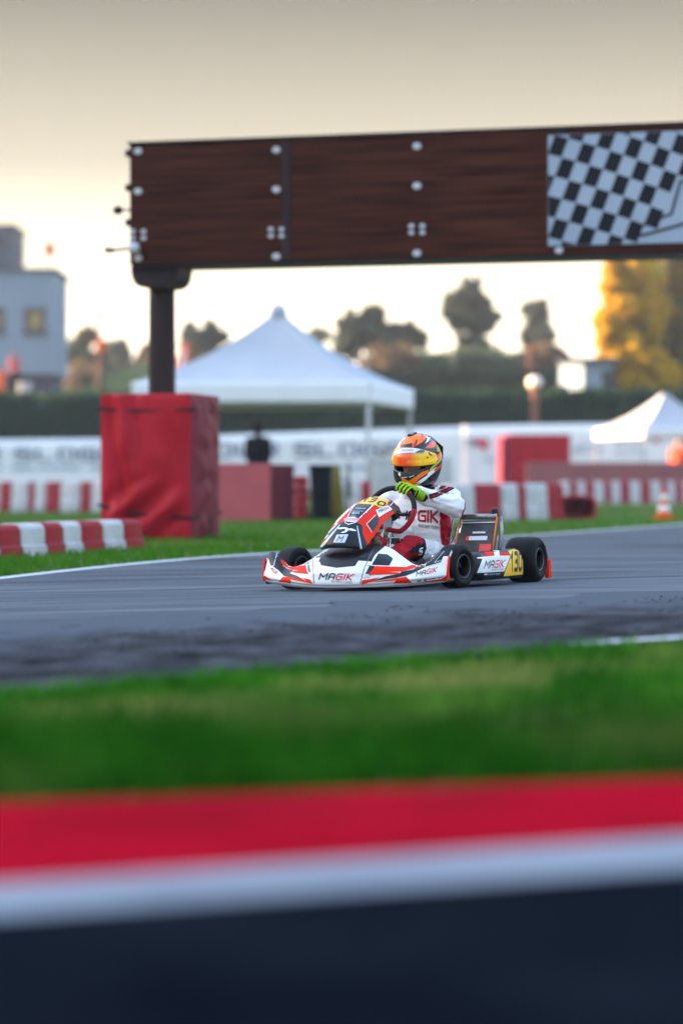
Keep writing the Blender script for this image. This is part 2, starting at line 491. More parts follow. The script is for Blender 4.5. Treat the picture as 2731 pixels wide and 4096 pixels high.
def lines(pts):
    (x0, y0), (x1, y1) = pts
    s = (y1 - y0) / (x1 - x0); f = lambda x: y0 + s * (x - x0)
    return [(-9, f(-2.4) - 0.2 * 6.6), (-5, f(-2.4) - 0.2 * 2.6), (-2.4, f(-2.4)), (-1.2, f(-1.2)), (0, f(0)), (1.2, f(1.2)), (2.4, f(2.4)), (5, f(2.4) + 0.2 * 2.6), (9, f(2.4) + 0.2 * 6.6)]
k_f = crom(lines([(-0.48, 3.44), (0.51, 3.72)]), 60)
k_m = crom(lines([(-0.54, 3.67), (0.56, 4.02)]), 60)
k_b = crom(lines([(-0.67, 4.58), (0.69, 4.72)]), 60)
run = crom([(-9, -3), (0, -3), (9, -3)], 60)
sheet('run_off_road', M['asphalt_new'], [[tuple(run[i] * (1 - t) + k_f[i] * t) for t in np.linspace(0, 1, 16)] for i in range(60)], 0.0)
def raised(name, m, A, B, prof):
    P = []
    for i in range(len(A)):
        P.append([(*(A[i] * (1 - t) + B[i] * t), float(tz(*(A[i] * (1 - t) + B[i] * t))) + h) for t, h in prof])
    o = MB().grid(P).build(name, m, None, smooth_=True, fix=False)
    if o.data.polygons[len(o.data.polygons) // 2].normal.z < 0: o.data.flip_normals()
    o['kind'] = 'structure'
    return o
raised('kerb_white_strip', M['kerb_white'], k_f, k_m, [(0, 0.002), (0.03, 0.005), (0.5, 0.007), (1, 0.008)])
raised('kerb_red_strip', M['red_paint'], k_m, k_b, [(0, 0.009), (0.3, 0.016), (0.7, 0.022), (0.93, 0.022), (0.985, 0.016), (1, -0.02)])

# ------------------------------------------------------------------ grass blades (uncountable)
def blades(name, pts, h0, h1, w, m):
    n = len(pts)
    hh = RNG.uniform(h0, h1, n); az = RNG.uniform(0, 2 * np.pi, n); ln = RNG.uniform(0.1, 0.75, n) * hh
    la = RNG.uniform(0, 2 * np.pi, n)
    ww = w * RNG.uniform(0.6, 1.3, n)
    V = np.zeros((n, 5, 3))
    base = np.stack([pts[:, 0], pts[:, 1], tz(pts[:, 0], pts[:, 1]) - 0.016], 1)
    side = np.stack([np.cos(az), np.sin(az), 0 * az], 1) * ww[:, None]
    lean = np.stack([np.cos(la) * ln, np.sin(la) * ln, 0 * la], 1)
    up = np.zeros((n, 3)); up[:, 2] = hh
    V[:, 0] = base - side; V[:, 1] = base + side
    V[:, 2] = base + side * 0.7 + lean * 0.35 + up * 0.6; V[:, 3] = base - side * 0.7 + lean * 0.35 + up * 0.6
    V[:, 4] = base + lean + up
    me = bpy.data.meshes.new(name)
    me.vertices.add(n * 5); me.vertices.foreach_set('co', V.reshape(-1))
    loops = (np.arange(n)[:, None] * 5 + np.array([0, 1, 2, 3, 3, 2, 4])[None]).reshape(-1)
    me.loops.add(n * 7); me.loops.foreach_set('vertex_index', loops)
    me.polygons.add(n * 2)
    me.polygons.foreach_set('loop_start', (np.arange(n)[:, None] * 7 + np.array([0, 4])[None]).reshape(-1))
    me.polygons.foreach_set('loop_total', np.tile([4, 3], n))
    me.update(calc_edges=True)
    return link(name, me, m)

def between(A, B, n, bias=1.0, xr=None):
    i = RNG.uniform(0, len(A) - 1.001, n); t = RNG.uniform(0, 1, n) ** bias
    k = i.astype(int); u = (i - k)[:, None]
    a = A[k] * (1 - u) + A[k + 1] * u; b = B[k] * (1 - u) + B[k + 1] * u
    p = a * (1 - t[:, None]) + b * t[:, None]
    if xr is not None: p = p[(p[:, 0] > xr[0]) & (p[:, 0] < xr[1])]
    return p
def inter_x(C, x):
    o = np.argsort(C[:, 0]); return np.interp(x, C[o, 0], C[o, 1])
n = 62000
gxx = RNG.uniform(-3.2, 3.2, n)
lo_, hi_ = inter_x(k_b, gxx), inter_x(n_c, gxx)
tt = RNG.uniform(-0.012, 1.0, n)
gyy = lo_ + (hi_ - lo_) * tt
rough_edge = np.array([noise.noise(Vector((x * 2.3, 0, 0))) for x in gxx])
keep = (gyy < hi_ + 0.18 * rough_edge + 0.05)
gp = np.stack([gxx, gyy], 1)[keep]
dens = np.array([noise.noise(Vector((p[0] * 3.1, p[1] * 3.1, 5))) for p in gp])
gp = gp[dens > -0.42 + RNG.uniform(-0.15, 0.15, len(gp))]
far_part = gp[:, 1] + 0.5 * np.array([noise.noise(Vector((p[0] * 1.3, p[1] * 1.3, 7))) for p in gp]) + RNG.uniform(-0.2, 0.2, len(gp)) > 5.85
tag(blades('verge_grass', gp[~far_part], 0.05, 0.125, 0.0042, M['grass_shaded']), 'lush long grass strip behind the red kerb, its green darkened for shade', 'grass', kind='stuff')
tag(blades('verge_grass', gp[far_part], 0.03, 0.075, 0.004, M['grass']), 'shorter mixed grass along the dirty inside edge of the track', 'grass', kind='stuff')
n = 60000
yy = 17 + 45 * RNG.uniform(0, 1, n) ** 1.6
xx = RNG.uniform(-0.17, 0.17, n) * yy
ok = np.zeros(n, bool)
fx = np.interp(yy, f_c[:, 1], f_c[:, 0])
ok = xx < fx - 0.02
tag(blades('infield_grass', np.stack([xx, yy], 1)[ok], 0.03, 0.075, 0.007, M['grass_far']), 'mown green grass beyond the track edge', 'grass', kind='stuff')

# rubber crumbs in the dirt strip
def crumbs(name, P, s0, s1, m):
    mb = MB()
    for (x, y) in P:
        s = random.uniform(s0, s1) * random.choice([1, 1, 1, 1.8]); a = random.uniform(0, 6.28)
        c = Vector((x, y, float(tz(x, y)) + 0.004))
        e = [Vector((math.cos(a + q) * s * random.uniform(0.7, 1.5), math.sin(a + q) * s * random.uniform(0.7, 1.5), 0)) for q in (0, 2.1, 4.2)]
        top = Vector((0, 0, s * random.uniform(0.2, 0.5)))
        mb.add([c + e[0], c + e[1], c + e[2], c + top], [(0, 1, 3), (1, 2, 3), (2, 0, 3)])
    return mb.build(name, m, fix=False)
band_in = n_c + (band_out - n_c) * 0.12
cp = between(band_in, n_c + (band_out - n_c) * 0.82, 30000, 0.9, (-2.2, 2.8))
cd = np.array([noise.noise(Vector((p[0] * 2.2, p[1] * 1.4, 9))) + 0.5 * noise.noise(Vector((p[0] * 6, p[1] * 4, 2))) for p in cp])
cp = cp[cd > 0.08]
tag(crumbs('rubber_crumbs', cp[:9000], 0.004, 0.011, M['rubber_bits']), 'black rubber crumbs strewn over the dirty track edge', 'debris', kind='stuff')

# ================================================================== GANTRY OVER THE TRACK
gr_dir = Vector((5.6, -1.45, 0)).normalized()           # along the beam, the far post to the near one
gr_nrm = Vector((gr_dir.y, -gr_dir.x, 0))               # faces the viewer
if gr_nrm.y > 0: gr_nrm = -gr_nrm
g_ang = math.atan2(gr_dir.y, gr_dir.x)
A0 = Vector((gx(518, 25.75), 25.75, 0))                  # left end of the front face, on the ground plan
Z0, Z1 = gz(1060, 25.75), gz(577, 25.75)
gantry = empty('start_gantry', (A0.x, A0.y, 0), g_ang, 'brown beam gantry on a round column, white bolt plates and chequered banner', 'gantry')
def G(u, d, z): return (u, d, z)          # gantry frame: u along, d depth behind the face, z up
H_B = Z1 - Z0; ZC = (Z0 + Z1) / 2
seams = [0.0, 1.70, 4.60, 7.5, 10.4, 13.3]
for i in range(5):
    u0, u1 = seams[i] + (0.004 if i else 0), seams[i + 1] - 0.004
    MB().box(((u0 + u1) / 2, 0.30, ZC), (u1 - u0, 0.60, H_B), bev=0.012).build('beam_panel', M['gantry'], gantry)
for u_ in seams[1:-1]:
    MB().box((u_ + 0.03, -0.004, ZC + 0.01), (0.085, 0.012, H_B - 0.03), bev=0.003).build('seam_strip', M['column'], gantry)
MB().box((6.65, 0.30, Z1 + 0.014), (13.34, 0.64, 0.022)).build('top_capping', M['black_metal'], gantry)
MB().box((6.65, 0.30, Z0 - 0.012), (13.26, 0.58, 0.018)).build('bottom_flange', M['black_metal'], gantry)
def u_of(px):
    # survey column -> distance along the beam
    k = (px - CXP) / FPX
    return (k * A0.y - A0.x) / (gr_dir.x - k * gr_dir.y)
def z_of(px, py):
    u = u_of(px); return EYE + (HYP - py) / FPX * (A0.y + gr_dir.y * u)
bolt_me = MB().lathe([(0.001, -0.012), (0.034, -0.012), (0.040, -0.004), (0.040, 0.0)], 'Y', 14).mesh('bolt_plate')
bolt_me.materials.append(M['bolt'])
def bolt(px, py, s=1.0):
    o = bpy.data.objects.new('bolt_plate', bolt_me); COL.objects.link(o); o.parent = gantry
    o.location = (u_of(px), -0.001, z_of(px, py)); o.scale = (s, 1, s * 0.78)
for (px, ya, yb, yc, yd) in ((552, 603, 764, 938, 1032), (1105, 598, 757, 929, 1025), (1667, 583, 742, 916, 1012), (2236, 0, 0, 0, 1000)):
    for y in (ya, yb, yd):
        if y: bolt(px, y, 1.15)
    if yc:
        for dx in (-22, 22):
            for dy in (-13, 13): bolt(px + dx, yc + dy, 0.8)
# brackets, rod and floodlight on the free end
for py in (607, 745, 885):
    MB().box((-0.035, 0.10, gz(py, 25.75)), (0.075, 0.08, 0.075), bev=0.006).build('end_bracket', M['black_metal'], gantry)
mb = MB().tube([(0.02, 0.05, gz(836, 25.75)), (-0.12, 0.05, gz(836, 25.75))], 0.012, 8)
mb.lathe([(0.001, -0.05), (0.03, -0.045), (0.048, -0.01), (0.048, 0.02), (0.025, 0.05), (0.001, 0.055)], 'X', 14, c=(-0.15, 0.05, gz(836, 25.75)))
mb.build('end_knob', M['black_metal'], gantry, smooth_=True)
zl = gz(995, 25.75)
fa = MB().tube([(0.03, -0.07, zl), (-0.08, -0.07, zl - 0.01), (-0.16, -0.06, zl - 0.015)], 0.016, 8)
fa.tube([(-0.16, -0.06, zl - 0.015), (-0.25, -0.05, zl - 0.01)], [0.026, 0.03], 10)
fa = fa.build('lamp_arm', M['black_metal'], gantry, smooth_=True)
MB().lathe([(0.01, -0.05), (0.05, -0.045), (0.065, 0.0), (0.055, 0.05), (0.01, 0.055)], 'X', 16, c=(0.075, -0.08, zl)).build('lamp_housing', M['bolt'], fa, smooth_=True)
# column with flared head
cu = u_of(640) - 0.10
MB().lathe([(0.150, 0.0), (0.147, 1.4), (0.140, Z0 - 0.34), (0.140, Z0 - 0.22)], 'Z', 36, c=(cu, 0.36, 0)).build('column', M['column'], gantry, smooth_=True)
mb = MB()
prof = crom([(-0.115, -0.235), (-0.19, -0.215), (-0.245, -0.15), (-0.268, -0.04), (-0.27, -0.015)], 12)
pts = [(cu + a + 0.01, z + Z0) for a, z in prof] + [(cu - a + 0.01, z + Z0) for a, z in prof[::-1]]
n_ = len(pts)
V = [(p[0], 0.08, p[1]) for p in pts] + [(p[0], 0.56, p[1]) for p in pts]
mb.add(V, [tuple(range(n_)), tuple(range(2 * n_ - 1, n_ - 1, -1))] + [(i, (i + 1) % n_, n_ + (i + 1) % n_, n_ + i) for i in range(n_)])
me_ = mb.build('column_head', M['column'], gantry); auto_smooth(me_.data)
MB().lathe([(0.150, 0.0), (0.147, 1.4), (0.140, Z0 - 0.02)], 'Z', 36, c=(12.6, 0.36, 0)).build('column', M['column'], gantry, smooth_=True)

# chequered banner
bu0, bu1 = u_of(2192), 12.2
bz1 = lambda u: z_of(2192, 541)
bz0 = z_of(2192, 983)
bz1 = z_of(2192, 541)
banner = MB().box(((bu0 + bu1) / 2, -0.008, (bz0 + bz1) / 2), (bu1 - bu0, 0.012, bz1 - bz0), bev=0.002).build('chequered_banner', M['flag_w'], gantry)
def clip_poly(P, x0, x1, y0, y1):
    def clip(P, ax, v, sgn):
        out = []
        for i in range(len(P)):
            a, b = P[i - 1], P[i]
            ia, ib = sgn * (a[ax] - v) >= 0, sgn * (b[ax] - v) >= 0
            if ia != ib:
                t = (v - a[ax]) / (b[ax] - a[ax])
                out.append((a[0] + (b[0] - a[0]) * t, a[1] + (b[1] - a[1]) * t))
            if ib: out.append(b)
        return out
    for ax, v, s_ in ((0, x0, 1), (0, x1, -1), (1, y0, 1), (1, y1, -1)):
        P = clip(P, ax, v, s_)
        if len(P) < 3: return []
    return P
def zz(x, y): return (2100 + x / 2.485, 480 + y / 2.485)
def to_uz(p):
    return (u_of(p[0]), z_of(p[0], p[1]))
a_b, a_w, b_v = np.array([134., 33.]), np.array([142., 38.]), np.array([-72., 187.])
org = np.array([575., 218.])
def warp(p):
    x = p[0] - 300
    k = max(0.0, x) / 1100.0
    return (p[0] - 18 * k * k, p[1] + 60 * k * k)
for r_ in range(-4, 9):
    for c_ in range(-5, 12):
        st = org + r_ * (b_v + a_w) + c_ * (a_b + a_w)
        q = [warp(p) for p in (st, st + a_b, st + a_b + b_v, st + b_v)]
        uz = [to_uz(zz(*p)) for p in q]
        cx_ = sum(p[0] for p in q) / 4; cy_ = sum(p[1] for p in q) / 4
        if cx_ > 1130 + max(0, (1140 - cy_)) * 0.75 and cy_ > 300 and cx_ > 1340 - (cy_ - 900) * 0.75 and cx_ > 1180: 
            if cy_ > 560 or cx_ > 1560: continue
        P = clip_poly(uz, bu0 + 0.004, bu1 - 0.004, bz0 + 0.004, bz1 - 0.004)
        if len(P) >= 3:
            MB().add([(p[0], -0.0165, p[1]) for p in P], [tuple(range(len(P)))]).build('printed_check', M['vinyl_k'], banner, fix=False)
def thick_line(mb, pts, w, d=-0.018):
    for i in range(len(pts) - 1):
        a, b = Vector(pts[i]), Vector(pts[i + 1]); t = (b - a).normalized(); nn = Vector((-t.y, t.x)) * w
        q = [a - nn - t * w * 0.6, b - nn + t * w * 0.6, b + nn + t * w * 0.6, a + nn - t * w * 0.6]
        P = clip_poly([(p.x, p.y) for p in q], bu0, bu1 - 0.01, bz0 + 0.004, bz1 - 0.004)
        if len(P) < 3: continue
        n0 = len(mb.v); mb.v += [(p[0], d - 0.0004 * i, p[1]) for p in P]; mb.f.append(tuple(range(n0, n0 + len(P))))
mb = MB()
thick_line(mb, [to_uz(zz(*p)) for p in ((1165, 1050), (1455, 930), (1545, 610), (1700, 560))], 0.013)
thick_line(mb, [to_uz(zz(*p)) for p in ((1100, 1010), (1090, 1100), (1165, 1145), (1560, 1035), (1800, 960))], 0.013, -0.021)
mb.build('printed_emblem_lines', M['vinyl_k'], banner, fix=False)

# ------------------------------------------------------------------ red padded box round the column foot
def wrap_box(name, w, d, h, m_front, m_side, parent, folds=True, seed=1, wave=0.02):
    """tarpaulin-wrapped block: bulging faces with sagging folds; returns front and side meshes"""
    rnd = random.Random(seed)
    def face(p0, ex, L, nrm, fold):
        P = []
        for i in range(41):
            u = i / 40; row = []
            for j in range(57):
                v = j / 56
                e = min(u, 1 - u) * 2; e = 1 - (1 - e) ** 3
                off = wave * 0.8 * e * math.sin(math.pi * v) ** 0.5
                if fold:
                    s1 = math.sin((u * 2.2 + v * 1.1 - 0.35 * v * v) * 9 + seed) * max(0, 1 - abs(u - 0.22) * 3.0)
                    s2 = math.sin((u * 1.5 - v * 2.6) * 8.5 + seed) * max(0, 1 - abs(v - 0.2) * 4.0)
                    off += wave * e * (0.55 * s1 + 0.75 * s2 + 0.35 * noise.noise(Vector((u * 5, v * 4, seed))))
                else:
                    off += wave * 0.4 * e * noise.noise(Vector((u * 4, v * 9, seed)))
                z = h * v
                p = Vector(p0) + Vector(ex) * (L * u) + Vector(nrm) * off; p.z = z
                row.append(tuple(p))
            P.append(row)
        return P
    out = []
    mb = MB(); mb.grid(face((-w / 2, -d / 2, 0), (1, 0, 0), w, (0, -1, 0), folds))
    f = mb.build('front_cover', m_front, parent, smooth_=True, fix=False); out.append(f)
    mb = MB(); mb.grid(face((w / 2, -d / 2, 0), (0, 1, 0), d, (1, 0, 0), False))
    mb.grid(face((w / 2, d / 2, 0), (-1, 0, 0), w, (0, 1, 0), False)); mb.grid(face((-w / 2, d / 2, 0), (0, -1, 0), d, (-1, 0, 0), False))
    out.append(mb.build('side_cover', m_side, parent, smooth_=True, fix=False))
    MB().box((0, 0, h - 0.006), (w - 0.01, d - 0.01, 0.03), bev=0.008).build('top_cover', m_front, parent)
    return out
c0 = on_ground(762, 2157)
pw, ph = 1.0, gz(1575, c0.y)
ctr = c0 - gr_dir * (pw / 2) - gr_nrm * (pw / 2)
pad = empty('padded_crash_box', (ctr.x, ctr.y, 0), g_ang, 'tall red tarpaulin crash box strapped around the gantry column foot', 'crash pad')
wrap_box('pad', pw, pw, ph, M['pad_red'], M['pad_dull'], pad, seed=3, wave=0.085)
hw = pw / 2 + 0.022
for zs in ((ph - 0.15, ph - 0.165, ph - 0.16, ph - 0.15), (0.36, 0.22, 0.27, 0.36)):
    P = [(-hw, -hw, zs[0]), (-hw * 0.2, -hw - 0.012, (zs[0] + zs[1]) / 2 - 0.02), (hw, -hw, zs[1]), (hw, hw, zs[2]), (-hw, hw, zs[3])]
    MB().tube(P, 0.016, 6, closed=True).build('strap', M['strap'], pad)
MB().box((hw + 0.012, 0.06, ph * 0.36), (0.02, 0.13, ph * 0.72), bev=0.005).build('strap', M['strap'], pad)

# ------------------------------------------------------------------ plastic barrier blocks
def block_mesh(L, D, Hh, key):
    """moulded plastic block: sloping sides, rounded shoulder, foot recess"""
    prof = [(-D / 2, 0), (-D / 2 + 0.006, Hh * 0.30), (-D / 2 + 0.03, Hh * 0.36), (-D / 2 + 0.035, Hh * 0.85), (-D / 2 + 0.06, Hh * 0.97), (-D / 2 + 0.09, Hh),
            (D / 2 - 0.09, Hh), (D / 2 - 0.06, Hh * 0.97), (D / 2 - 0.035, Hh * 0.85), (D / 2 - 0.03, Hh * 0.36), (D / 2 - 0.006, Hh * 0.30), (D / 2, 0)]
    secs = [(-L / 2, 0.94), (-L / 2 + 0.02, 1.0), (L / 2 - 0.02, 1.0), (L / 2, 0.94)]
    V = [(x, y * s_, z * (s_ if z > 0.01 else 1)) for x, s_ in secs for y, z in prof]
    m_ = len(prof); Fc = []
    for i in range(3):
        for j in range(m_ - 1): Fc.append((i * m_ + j, (i + 1) * m_ + j, (i + 1) * m_ + j + 1, i * m_ + j + 1))
    Fc.append(tuple(range(m_))); Fc.append(tuple(range(4 * m_ - 1, 3 * m_ - 1, -1)))
    me = MB().add(V, Fc).mesh(key); auto_smooth(me, 30); return me
def barrier_row(P0, P1, cells, D, Hh, group, where, startlabel=0):
    """cells: list of (width fraction, colour). P0,P1 ground points of the front face"""
    P0, P1 = Vector(P0), Vector(P1); d = P1 - P0; d.z = 0; L = d.length; t = d / L
    ang = math.atan2(t.y, t.x); back = Vector((-t.y, t.x, 0))
    if back.y < 0: back = -back
    tot = sum(c[0] for c in cells); acc = 0
    ordn = ['first', 'second', 'third', 'fourth', 'fifth', 'sixth', 'seventh', 'eighth', 'ninth', 'tenth', 'eleventh', 'twelfth', 'thirteenth', 'fourteenth', 'fifteenth', 'sixteenth']
    cnt = {}
    for i, (w, c) in enumerate(cells):
        Lw = L * w / tot; mid = P0 + t * (acc + Lw / 2) + back * (D / 2); acc += Lw
        me = block_mesh(Lw - 0.012, D, Hh, 'barrier_block')
        o = link('barrier_block', me, M['bar_red'] if c == 'r' else M['bar_white'])
        o.location = (mid.x, mid.y, float(tz(mid.x, mid.y)) - 0.012); o.rotation_euler = (0, 0, ang)
        cn = 'red' if c == 'r' else 'white'
        k = cnt.get(cn, 0); cnt[cn] = k + 1
        tag(o, f'{ordn[k]} {cn} plastic block {where}', 'barrier', group)
a, b = on_ground(-95, 2237), on_ground(585, 2192)
barrier_row(a, b, [(92, 'w'), (82, 'r'), (92, 'w'), (70, 'r'), (72, 'w'), (88, 'r'), (88, 'w'), (80, 'r')], 0.32, 0.275,
            'low red and white blocks in front of the crash box', 'in the low trackside row, counting towards the crash box')
a, b = on_ground(-60, 2045), on_ground(420, 2048)
barrier_row(a, b, [(55, 'w'), (44, 'r'), (68, 'w'), (24, 'r'), (44, 'w'), (56, 'r'), (78, 'w'), (42, 'r'), (56, 'w')], 0.4, 0.62,
            'red and white blocks behind the crash box', 'in the row behind the low barrier, counting towards the crash box')
a, b = on_ground(1815, 2082), on_ground(2262, 2078)
barrier_row(a, b, [(88, 'w'), (102, 'r'), (70, 'w'), (28, 'r'), (90, 'w'), (66, 'r')], 0.5, 0.585,
            'red and white blocks behind the kart', 'in the row behind the kart, counting from the driver')
cells = [(32, 'r' if i % 2 else 'w') for i in range(16)]
cells = [(w * random.uniform(0.7, 1.3), c) for w, c in cells]
barrier_row(on_ground(2250, 2012), on_ground(2800, 2011), cells, 0.4, 0.62,
            'small blocks of the distant row', 'in the distant row behind the cone, counting from the kart')
# hollow end block, lying with its open end towards the track
p = on_ground(2318, 2078)
hb = empty('hollow_barrier_block', (p.x, p.y + 0.30, p.z - 0.012), R(-8), 'dark red hollow barrier block with a black open end on the grass', 'barrier')
w2, h2 = 0.31, 0.40
def ring(w, h, y, z0=0.0, k=16):
    return [(w * (abs(math.cos(q)) ** 0.55) * (1 if math.cos(q) >= 0 else -1), y, z0 + h / 2 + h / 2 * (abs(math.sin(q)) ** 0.55) * (1 if math.sin(q) >= 0 else -1)) for q in [2 * math.pi * i / k for i in range(k)]]
mb = MB(); mb.grid([ring(w2, h2, -0.28), ring(w2, h2, 0.3)], closed_v=True)
mb.grid([ring(w2 - 0.05, h2 - 0.1, -0.28, 0.05), ring(w2 - 0.06, h2 - 0.12, 0.28, 0.06)], closed_v=True)
mb.grid([ring(w2, h2, -0.28), ring(w2 - 0.05, h2 - 0.1, -0.28, 0.05)], closed_v=True)
o_ = ring(w2, h2, 0.3); mb.add(o_, [tuple(range(16))])
s_ = mb.build('shell', M['bar_red'], hb); auto_smooth(s_.data)
MB().box((0.03, 0.0, 0.2), (0.16, 0.04, 0.26), bev=0.01).build('inner_rib', M['maroon'], hb)

# ------------------------------------------------------------------ crash blocks, wall, red box
p = on_ground(1082, 2084)
fb = empty('foam_crash_block', (p.x, p.y, p.z - 0.012), 0, 'faded pink foam crash block with a maroon side beside the tall crash box', 'crash pad')
yb = p.y; sc_ = FPX / yb
hB = gz(1850, yb)
Lf = 205 / sc_; ex = Vector((-math.cos(R(8)), math.sin(R(8)), 0)); ey = Vector((0.36, 0.93, 0)).normalized()
def slab(parent, nm, m, o0, e1, L1, th, h, z0=0, bev=0.012):
    c = Vector(o0) + e1 * (L1 / 2) + th / 2
    ang = math.atan2(e1.y, e1.x)
    return MB().box((c.x, c.y, z0 + h / 2), (L1, th.length, h), rz=ang, bev=bev).build(nm, m, parent)
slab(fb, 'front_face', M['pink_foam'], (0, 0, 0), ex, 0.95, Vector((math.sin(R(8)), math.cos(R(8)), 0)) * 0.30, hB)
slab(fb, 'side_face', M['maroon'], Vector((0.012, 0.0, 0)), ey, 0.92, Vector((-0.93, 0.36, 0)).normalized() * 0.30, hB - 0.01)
# stack of red tyres
p = on_ground(1203, 2078)
st = empty('red_tyre_stack', (p.x, p.y + 0.12, p.z - 0.012), 0, 'stack of small red painted tyres next to the maroon crash block', 'tyre stack')
for i in range(5):
    r0 = 0.115
    MB().lathe([(0.06, 0.0), (0.10, 0.0), (r0, 0.03), (r0 + 0.008, 0.07), (r0, 0.11), (0.10, 0.14), (0.06, 0.14)], 'Z', 20, c=(random.uniform(-.008, .008), 0, i * 0.142)).build('tyre', M['bar_red'], st, smooth_=True)
# black wheelie bin
p = on_ground(1283, 2082)
wb = empty('wheeled_bin', (p.x, p.y + 0.15, p.z - 0.012), R(6), 'tall black wheeled bin between the red tyres and an olive tarp', 'bin')
def taper(mb, c, a, b, h, z0=0.0):
    V = [(c[0] + sx * s[0] / 2, c[1] + sy * s[1] / 2, z) for s, z in ((a, z0), (b, z0 + h)) for sx, sy in ((-1, -1), (1, -1), (1, 1), (-1, 1))]
    return mb.add(V, [(0, 1, 2, 3), (7, 6, 5, 4)] + [(i, (i + 1) % 4, 4 + (i + 1) % 4, 4 + i) for i in range(4)])
taper(MB(), (0, 0), (0.26, 0.3), (0.33, 0.36), 0.80, 0.03).build('bin_body', M['cloth_k'], wb)
MB().box((0, -0.01, 0.855), (0.35, 0.40, 0.05), bev=0.015).build('lid', M['cloth_k'], wb)
for s in (-1, 1): MB().lathe([(0.01, -0.02), (0.07, -0.02), (0.07, 0.02), (0.01, 0.02)], 'X', 16, c=(0.17 * s, 0.16, 0.07)).build('wheel', M['rubber_bits'], wb)
# olive tarp over a post
p = on_ground(1345, 2080)
P = []
for i in range(13):
    u = i / 12; row = []
    for j in range(9):
        v = j / 8; h = 0.87 * (1 - v)
        wdt = 0.10 + 0.16 * v
        row.append(((u - 0.5) * wdt + 0.03 * v, 0.05 * math.sin(u * 9) * v + 0.12 * v * (u - 0.5) ** 2 - 0.08 * v, h))
    P.append(row)
tp = empty('olive_tarp_cover', (p.x, p.y + 0.1, p.z), 0, 'olive tarp hanging in folds beside the black bin', 'tarp')
c_ = MB().grid(P).build('cloth', M['olive'], tp, smooth_=True, fix=False)
sm = c_.modifiers.new('thick', 'SOLIDIFY'); sm.thickness = 0.012
MB().tube([(0, 0.02, 0), (0, 0.02, 0.88)], 0.02, 8).build('post', M['black_metal'], tp)
# white and red drums, dark post
def drum(px, py, r, h, m, label, Yoff=0.0):
    p = on_ground(px, py)
    o = empty('water_drum', (p.x, p.y + Yoff, p.z - 0.012), 0, label, 'drum', 'plastic drums behind the steering wheel')
    MB().lathe([(r * 0.9, 0), (r, 0.03), (r, h * 0.3), (r * 1.04, h * 0.33), (r, h * 0.36), (r, h * 0.63), (r * 1.04, h * 0.66), (r, h * 0.69), (r, h - 0.04), (r * 0.88, h)], 'Z', 24).build('drum_body', m, o, smooth_=True)
    MB().lathe([(r * 0.25, h), (r * 0.25, h + 0.03), (r * 0.2, h + 0.035)], 'Z', 12, c=(r * 0.3, 0, 0)).build('cap', M['black_metal'], o)
drum(1368, 2068, 0.125, 0.66, M['bar_white'], 'slim white drum next to the olive tarp')
drum(1422, 2066, 0.10, 0.62, M['bar_white'], 'slim white drum between a dark post and a red drum')
drum(1462, 2064, 0.09, 0.62, M['bar_red'], 'slim red drum next to the large white tank')
p = on_ground(1394, 2070)
po = MB().tube([(0, 0, 0), (0, 0, 0.5), (0, 0, 0.94)], [0.022, 0.022, 0.02], 10)
po.box((0, -0.015, 0.50), (0.085, 0.05, 0.30), bev=0.015)
tag(po.build('marker_post', M['cloth_k'], None, loc=(p.x, p.y - 0.05, p.z - 0.012)), 'dark marker post standing between two slim white drums', 'post')
# white tank behind the driver
p = on_ground(1490, 2055)
wt = empty('water_tank', (p.x + 0.74, p.y + 0.5, p.z - 0.012), 0, 'large pale water tank standing behind the driver', 'tank')
MB().box((0, 0, gz(1822, p.y) / 2), (1.52, 0.95, gz(1822, p.y)), bev=0.07).build('tank_body', M['bar_white'], wt, smooth_=False)
MB().lathe([(0.09, 0), (0.09, 0.06), (0.07, 0.075)], 'Z', 18, c=(-0.55, -0.2, gz(1822, p.y) - 0.003)).build('filler_cap', M['olive'], wt)
# long faded wall
Yw = 72.0
wl = empty('low_block_wall', (gx(2108, Yw), Yw, 0), R(2.5), 'long faded pink block wall with a red foot behind the distant barriers', 'wall')
hw_ = gz(1849, Yw)
bw = [1.62, 1.62, 1.62, 1.62, 1.62]
x_ = 0
for w in bw:
    MB().box((x_ + w / 2, 0.25, hw_ / 2 + 0.2), (w - 0.012, 0.5, hw_ - 0.4), bev=0.02).build('wall_block', M['mauve'], wl); x_ += w
MB().box((x_ / 2 - 2.2, 0.0, 0.2), (x_ + 4.6, 0.62, 0.4), bev=0.03).build('red_foot', M['bar_red'], wl)
# second wrapped box
Yr = 76.0
rb = empty('padded_crash_box', (gx(2152, Yr), Yr + 1.0, 0), R(5), 'broad crimson crash box in front of the distant white banner', 'crash pad')
wrap_box('pad2', 1.95, 1.6, gz(1737, Yr), M['pad_red'], M['pad_dull'], rb, folds=False, seed=9, wave=0.04)
MB().box((-1.10, -0.35, gz(1745, Yr) / 2), (0.26, 0.9, gz(1745, Yr) - 0.02), bev=0.06).build('end_pad', M['pad_dull'], rb)

# ------------------------------------------------------------------ traffic cone
p = on_ground(2655, 2076)
cone = empty('traffic_cone', (p.x, p.y, p.z - 0.012), R(10), 'orange and white striped traffic cone on the grass', 'cone')
MB().box((0, 0, 0.018), (0.33, 0.33, 0.036), bev=0.012).build('base', M['orange'], cone)
hs = [0.036, 0.13, 0.23, 0.32, 0.40, 0.475]
rad = lambda h: 0.125 - (h - 0.036) / 0.44 * 0.092
for i in range(5):
    MB().lathe([(rad(hs[i]), hs[i]), (rad(hs[i + 1]), hs[i + 1])] + ([(rad(hs[i + 1]) - 0.012, hs[i + 1] + 0.004)] if i == 4 else []), 'Z', 24).build('band', M['orange'] if i % 2 == 0 else M['vinyl_w'], cone, smooth_=True)
